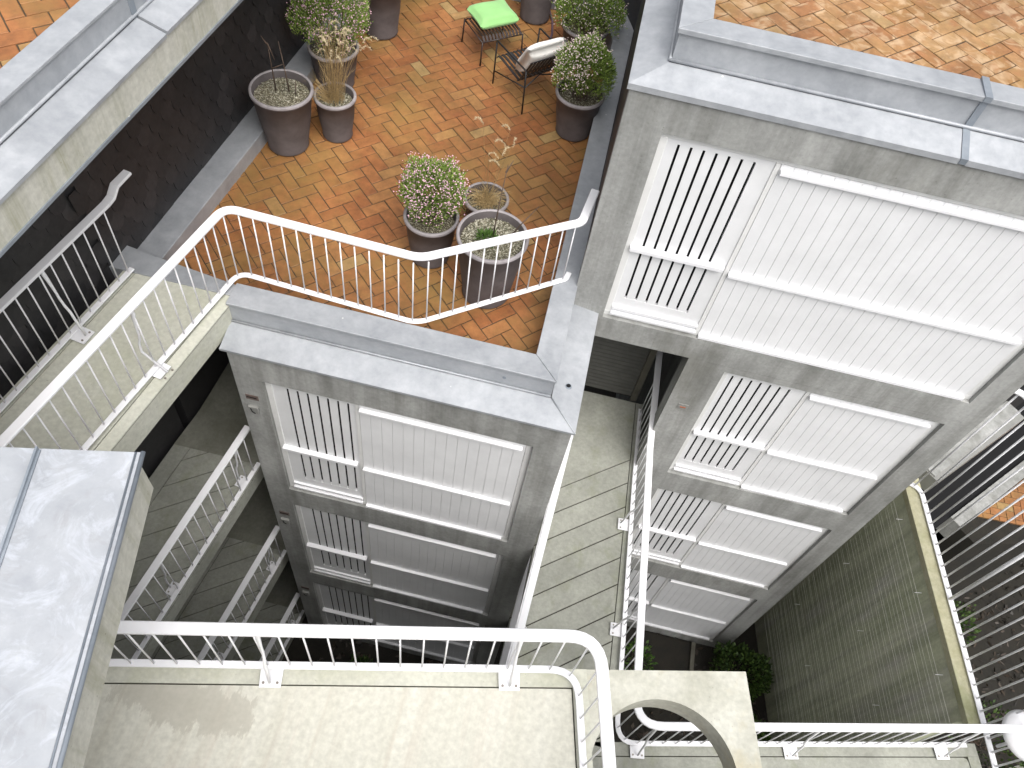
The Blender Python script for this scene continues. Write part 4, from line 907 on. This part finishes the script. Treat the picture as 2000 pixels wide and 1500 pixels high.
# ---- plates on the tower piers
for i, D in enumerate((7.82, 10.82, 13.82)):
    nm = ('upper', 'middle', 'lowest')[i]
    m = MB(); m.box(-3.045, -2.90, YL-0.006, YL-0.0005, Z(D)-0.05, Z(D)+0.04); o = m.build('wall_plate', M['maroon']); tag(o, '%s dull red plate on the left pier of the lower tower' % nm, 'wall plate', 'red plates on the tower piers')
    m = MB(); m.box(-3.035, -2.92, YL-0.012, YL-0.0065, Z(D)-0.008, Z(D)+0.004); m.build('slot', M['void'], o)
    m = MB(); m.box(-3.04, -2.92, YL-0.04, YL-0.0005, Z(D)-0.30, Z(D)-0.16); o = m.build('junction_box', M['clear'], bevel=0.01); tag(o, '%s small grey junction box on the left pier of the lower tower' % nm, 'junction box', 'junction boxes on the tower pier')
    m = MB(); m.tube([(-3.0, YL-0.045, Z(D)-0.18), (-2.99, YL-0.05, Z(D)-0.23), (-2.96, YL-0.045, Z(D)-0.27)], 0.006, 6); m.build('cable_gland', M['void'], o)
m = MB(); m.box(1.80, 1.93, YR-0.006, YR+0.0015, Z(8.36), Z(8.25)); o = m.build('wall_plate', M['clear']); tag(o, 'small plate with orange slot on the pier of the taller tower', 'wall plate', 'red plates on the tower piers')
m = MB(); m.box(1.83, 1.90, YR-0.012, YR-0.0065, Z(8.315), Z(8.295)); m.build('slot', M['rust'], o)

# ---- round white shade at the right edge
t = thing('round_lamp_shade', 'smooth round white shade cut by the right picture edge behind the railing', 'lamp', (6.47, 3.30, Z(9.35)))
m = MB(); m.lathe([(0.001, 0.10), (0.10, 0.095), (0.20, 0.07), (0.27, 0.03), (0.30, -0.02), (0.29, -0.03), (0.2, -0.03), (0.001, -0.03)], 48); m.build('shade', M['white'], t, smooth=True)
m = MB(); m.tube([(0, 0, -0.03), (0, 0, -0.6)], 0.02, 10); m.build('stem', M['white'], t, smooth=True)

# ---- planting in the court
def bush(label, x, y, z, rad, hg, n, seed, mat='leaf_dark', ln=(0.05, 0.1), wd=0.025, name='bush'):
    t = thing(name, label, 'bush', (x, y, z)); mb, _ = foliage(rad, hg, n, seed, 0, ln, wd, 0.4); mb.build('foliage', M[mat], t)
    stems(24, rad, hg, seed).build('stems', M['twig'], t); return t
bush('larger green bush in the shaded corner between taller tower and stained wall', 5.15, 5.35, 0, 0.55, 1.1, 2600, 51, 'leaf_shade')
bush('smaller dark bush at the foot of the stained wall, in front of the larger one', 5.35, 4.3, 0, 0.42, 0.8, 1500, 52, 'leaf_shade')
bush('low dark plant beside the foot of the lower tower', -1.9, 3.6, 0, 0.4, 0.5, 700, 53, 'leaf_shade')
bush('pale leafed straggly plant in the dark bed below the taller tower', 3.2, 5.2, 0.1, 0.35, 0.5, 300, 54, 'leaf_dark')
pb = thing('sunken_planter', 'dark rectangular planting bed on the court floor under the taller tower', 'planter', (3.3, 5.3, 0))
m = MB(); m.box(2.0, 4.3, 4.75, 4.83, 0.001, 0.14); m.box(4.3, 4.38, 4.75, 5.9, 0.001, 0.14); m.box(1.92, 2.0, 4.75, 5.9, 0.001, 0.14); part(m, 'rim', M['dark'], pb)
m = MB(); m.box(2.0, 4.3, 4.83, 5.9, 0.001, 0.07); part(m, 'bed', M['soil'], pb)
rnd = random.Random(77); m = MB()
for i in range(9000):
    if i < 6000: x = rnd.uniform(6.3, 16); y = rnd.uniform(0, 12)
    else: x = rnd.uniform(-4, 6); y = rnd.uniform(1, 6)
    c = Vector((x, y, rnd.uniform(0.005, 0.04))); a = Vector((rnd.gauss(0, 1), rnd.gauss(0, 1), rnd.gauss(0, .4))).normalized()*rnd.uniform(.03, .09); b = Vector((rnd.gauss(0, 1), rnd.gauss(0, 1), rnd.gauss(0, .4))).normalized()*rnd.uniform(.02, .05)
    m.add([c-a, c-b, c+a, c+b], [[0, 1, 2, 3]])
tag(m.build('fallen_leaves', M['litter']), 'fallen brown leaves scattered over the dark court soil', 'leaf litter', kind='stuff')
for i, (x, y, r_) in enumerate(((8.6, 6.6, .6), (10.2, 5.3, .8), (8.0, 4.4, .5), (9.6, 7.6, .6))):
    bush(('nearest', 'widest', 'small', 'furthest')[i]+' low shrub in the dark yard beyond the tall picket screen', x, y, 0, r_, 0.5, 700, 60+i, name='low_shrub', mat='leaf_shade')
m = MB(); m.prism([(7.0, 3.4), (12.5, 5.8), (13, 4.2), (7.4, 2.0)], 0.001, 0.03); tag(m.build('yard_path', M['passage']), kind='structure')
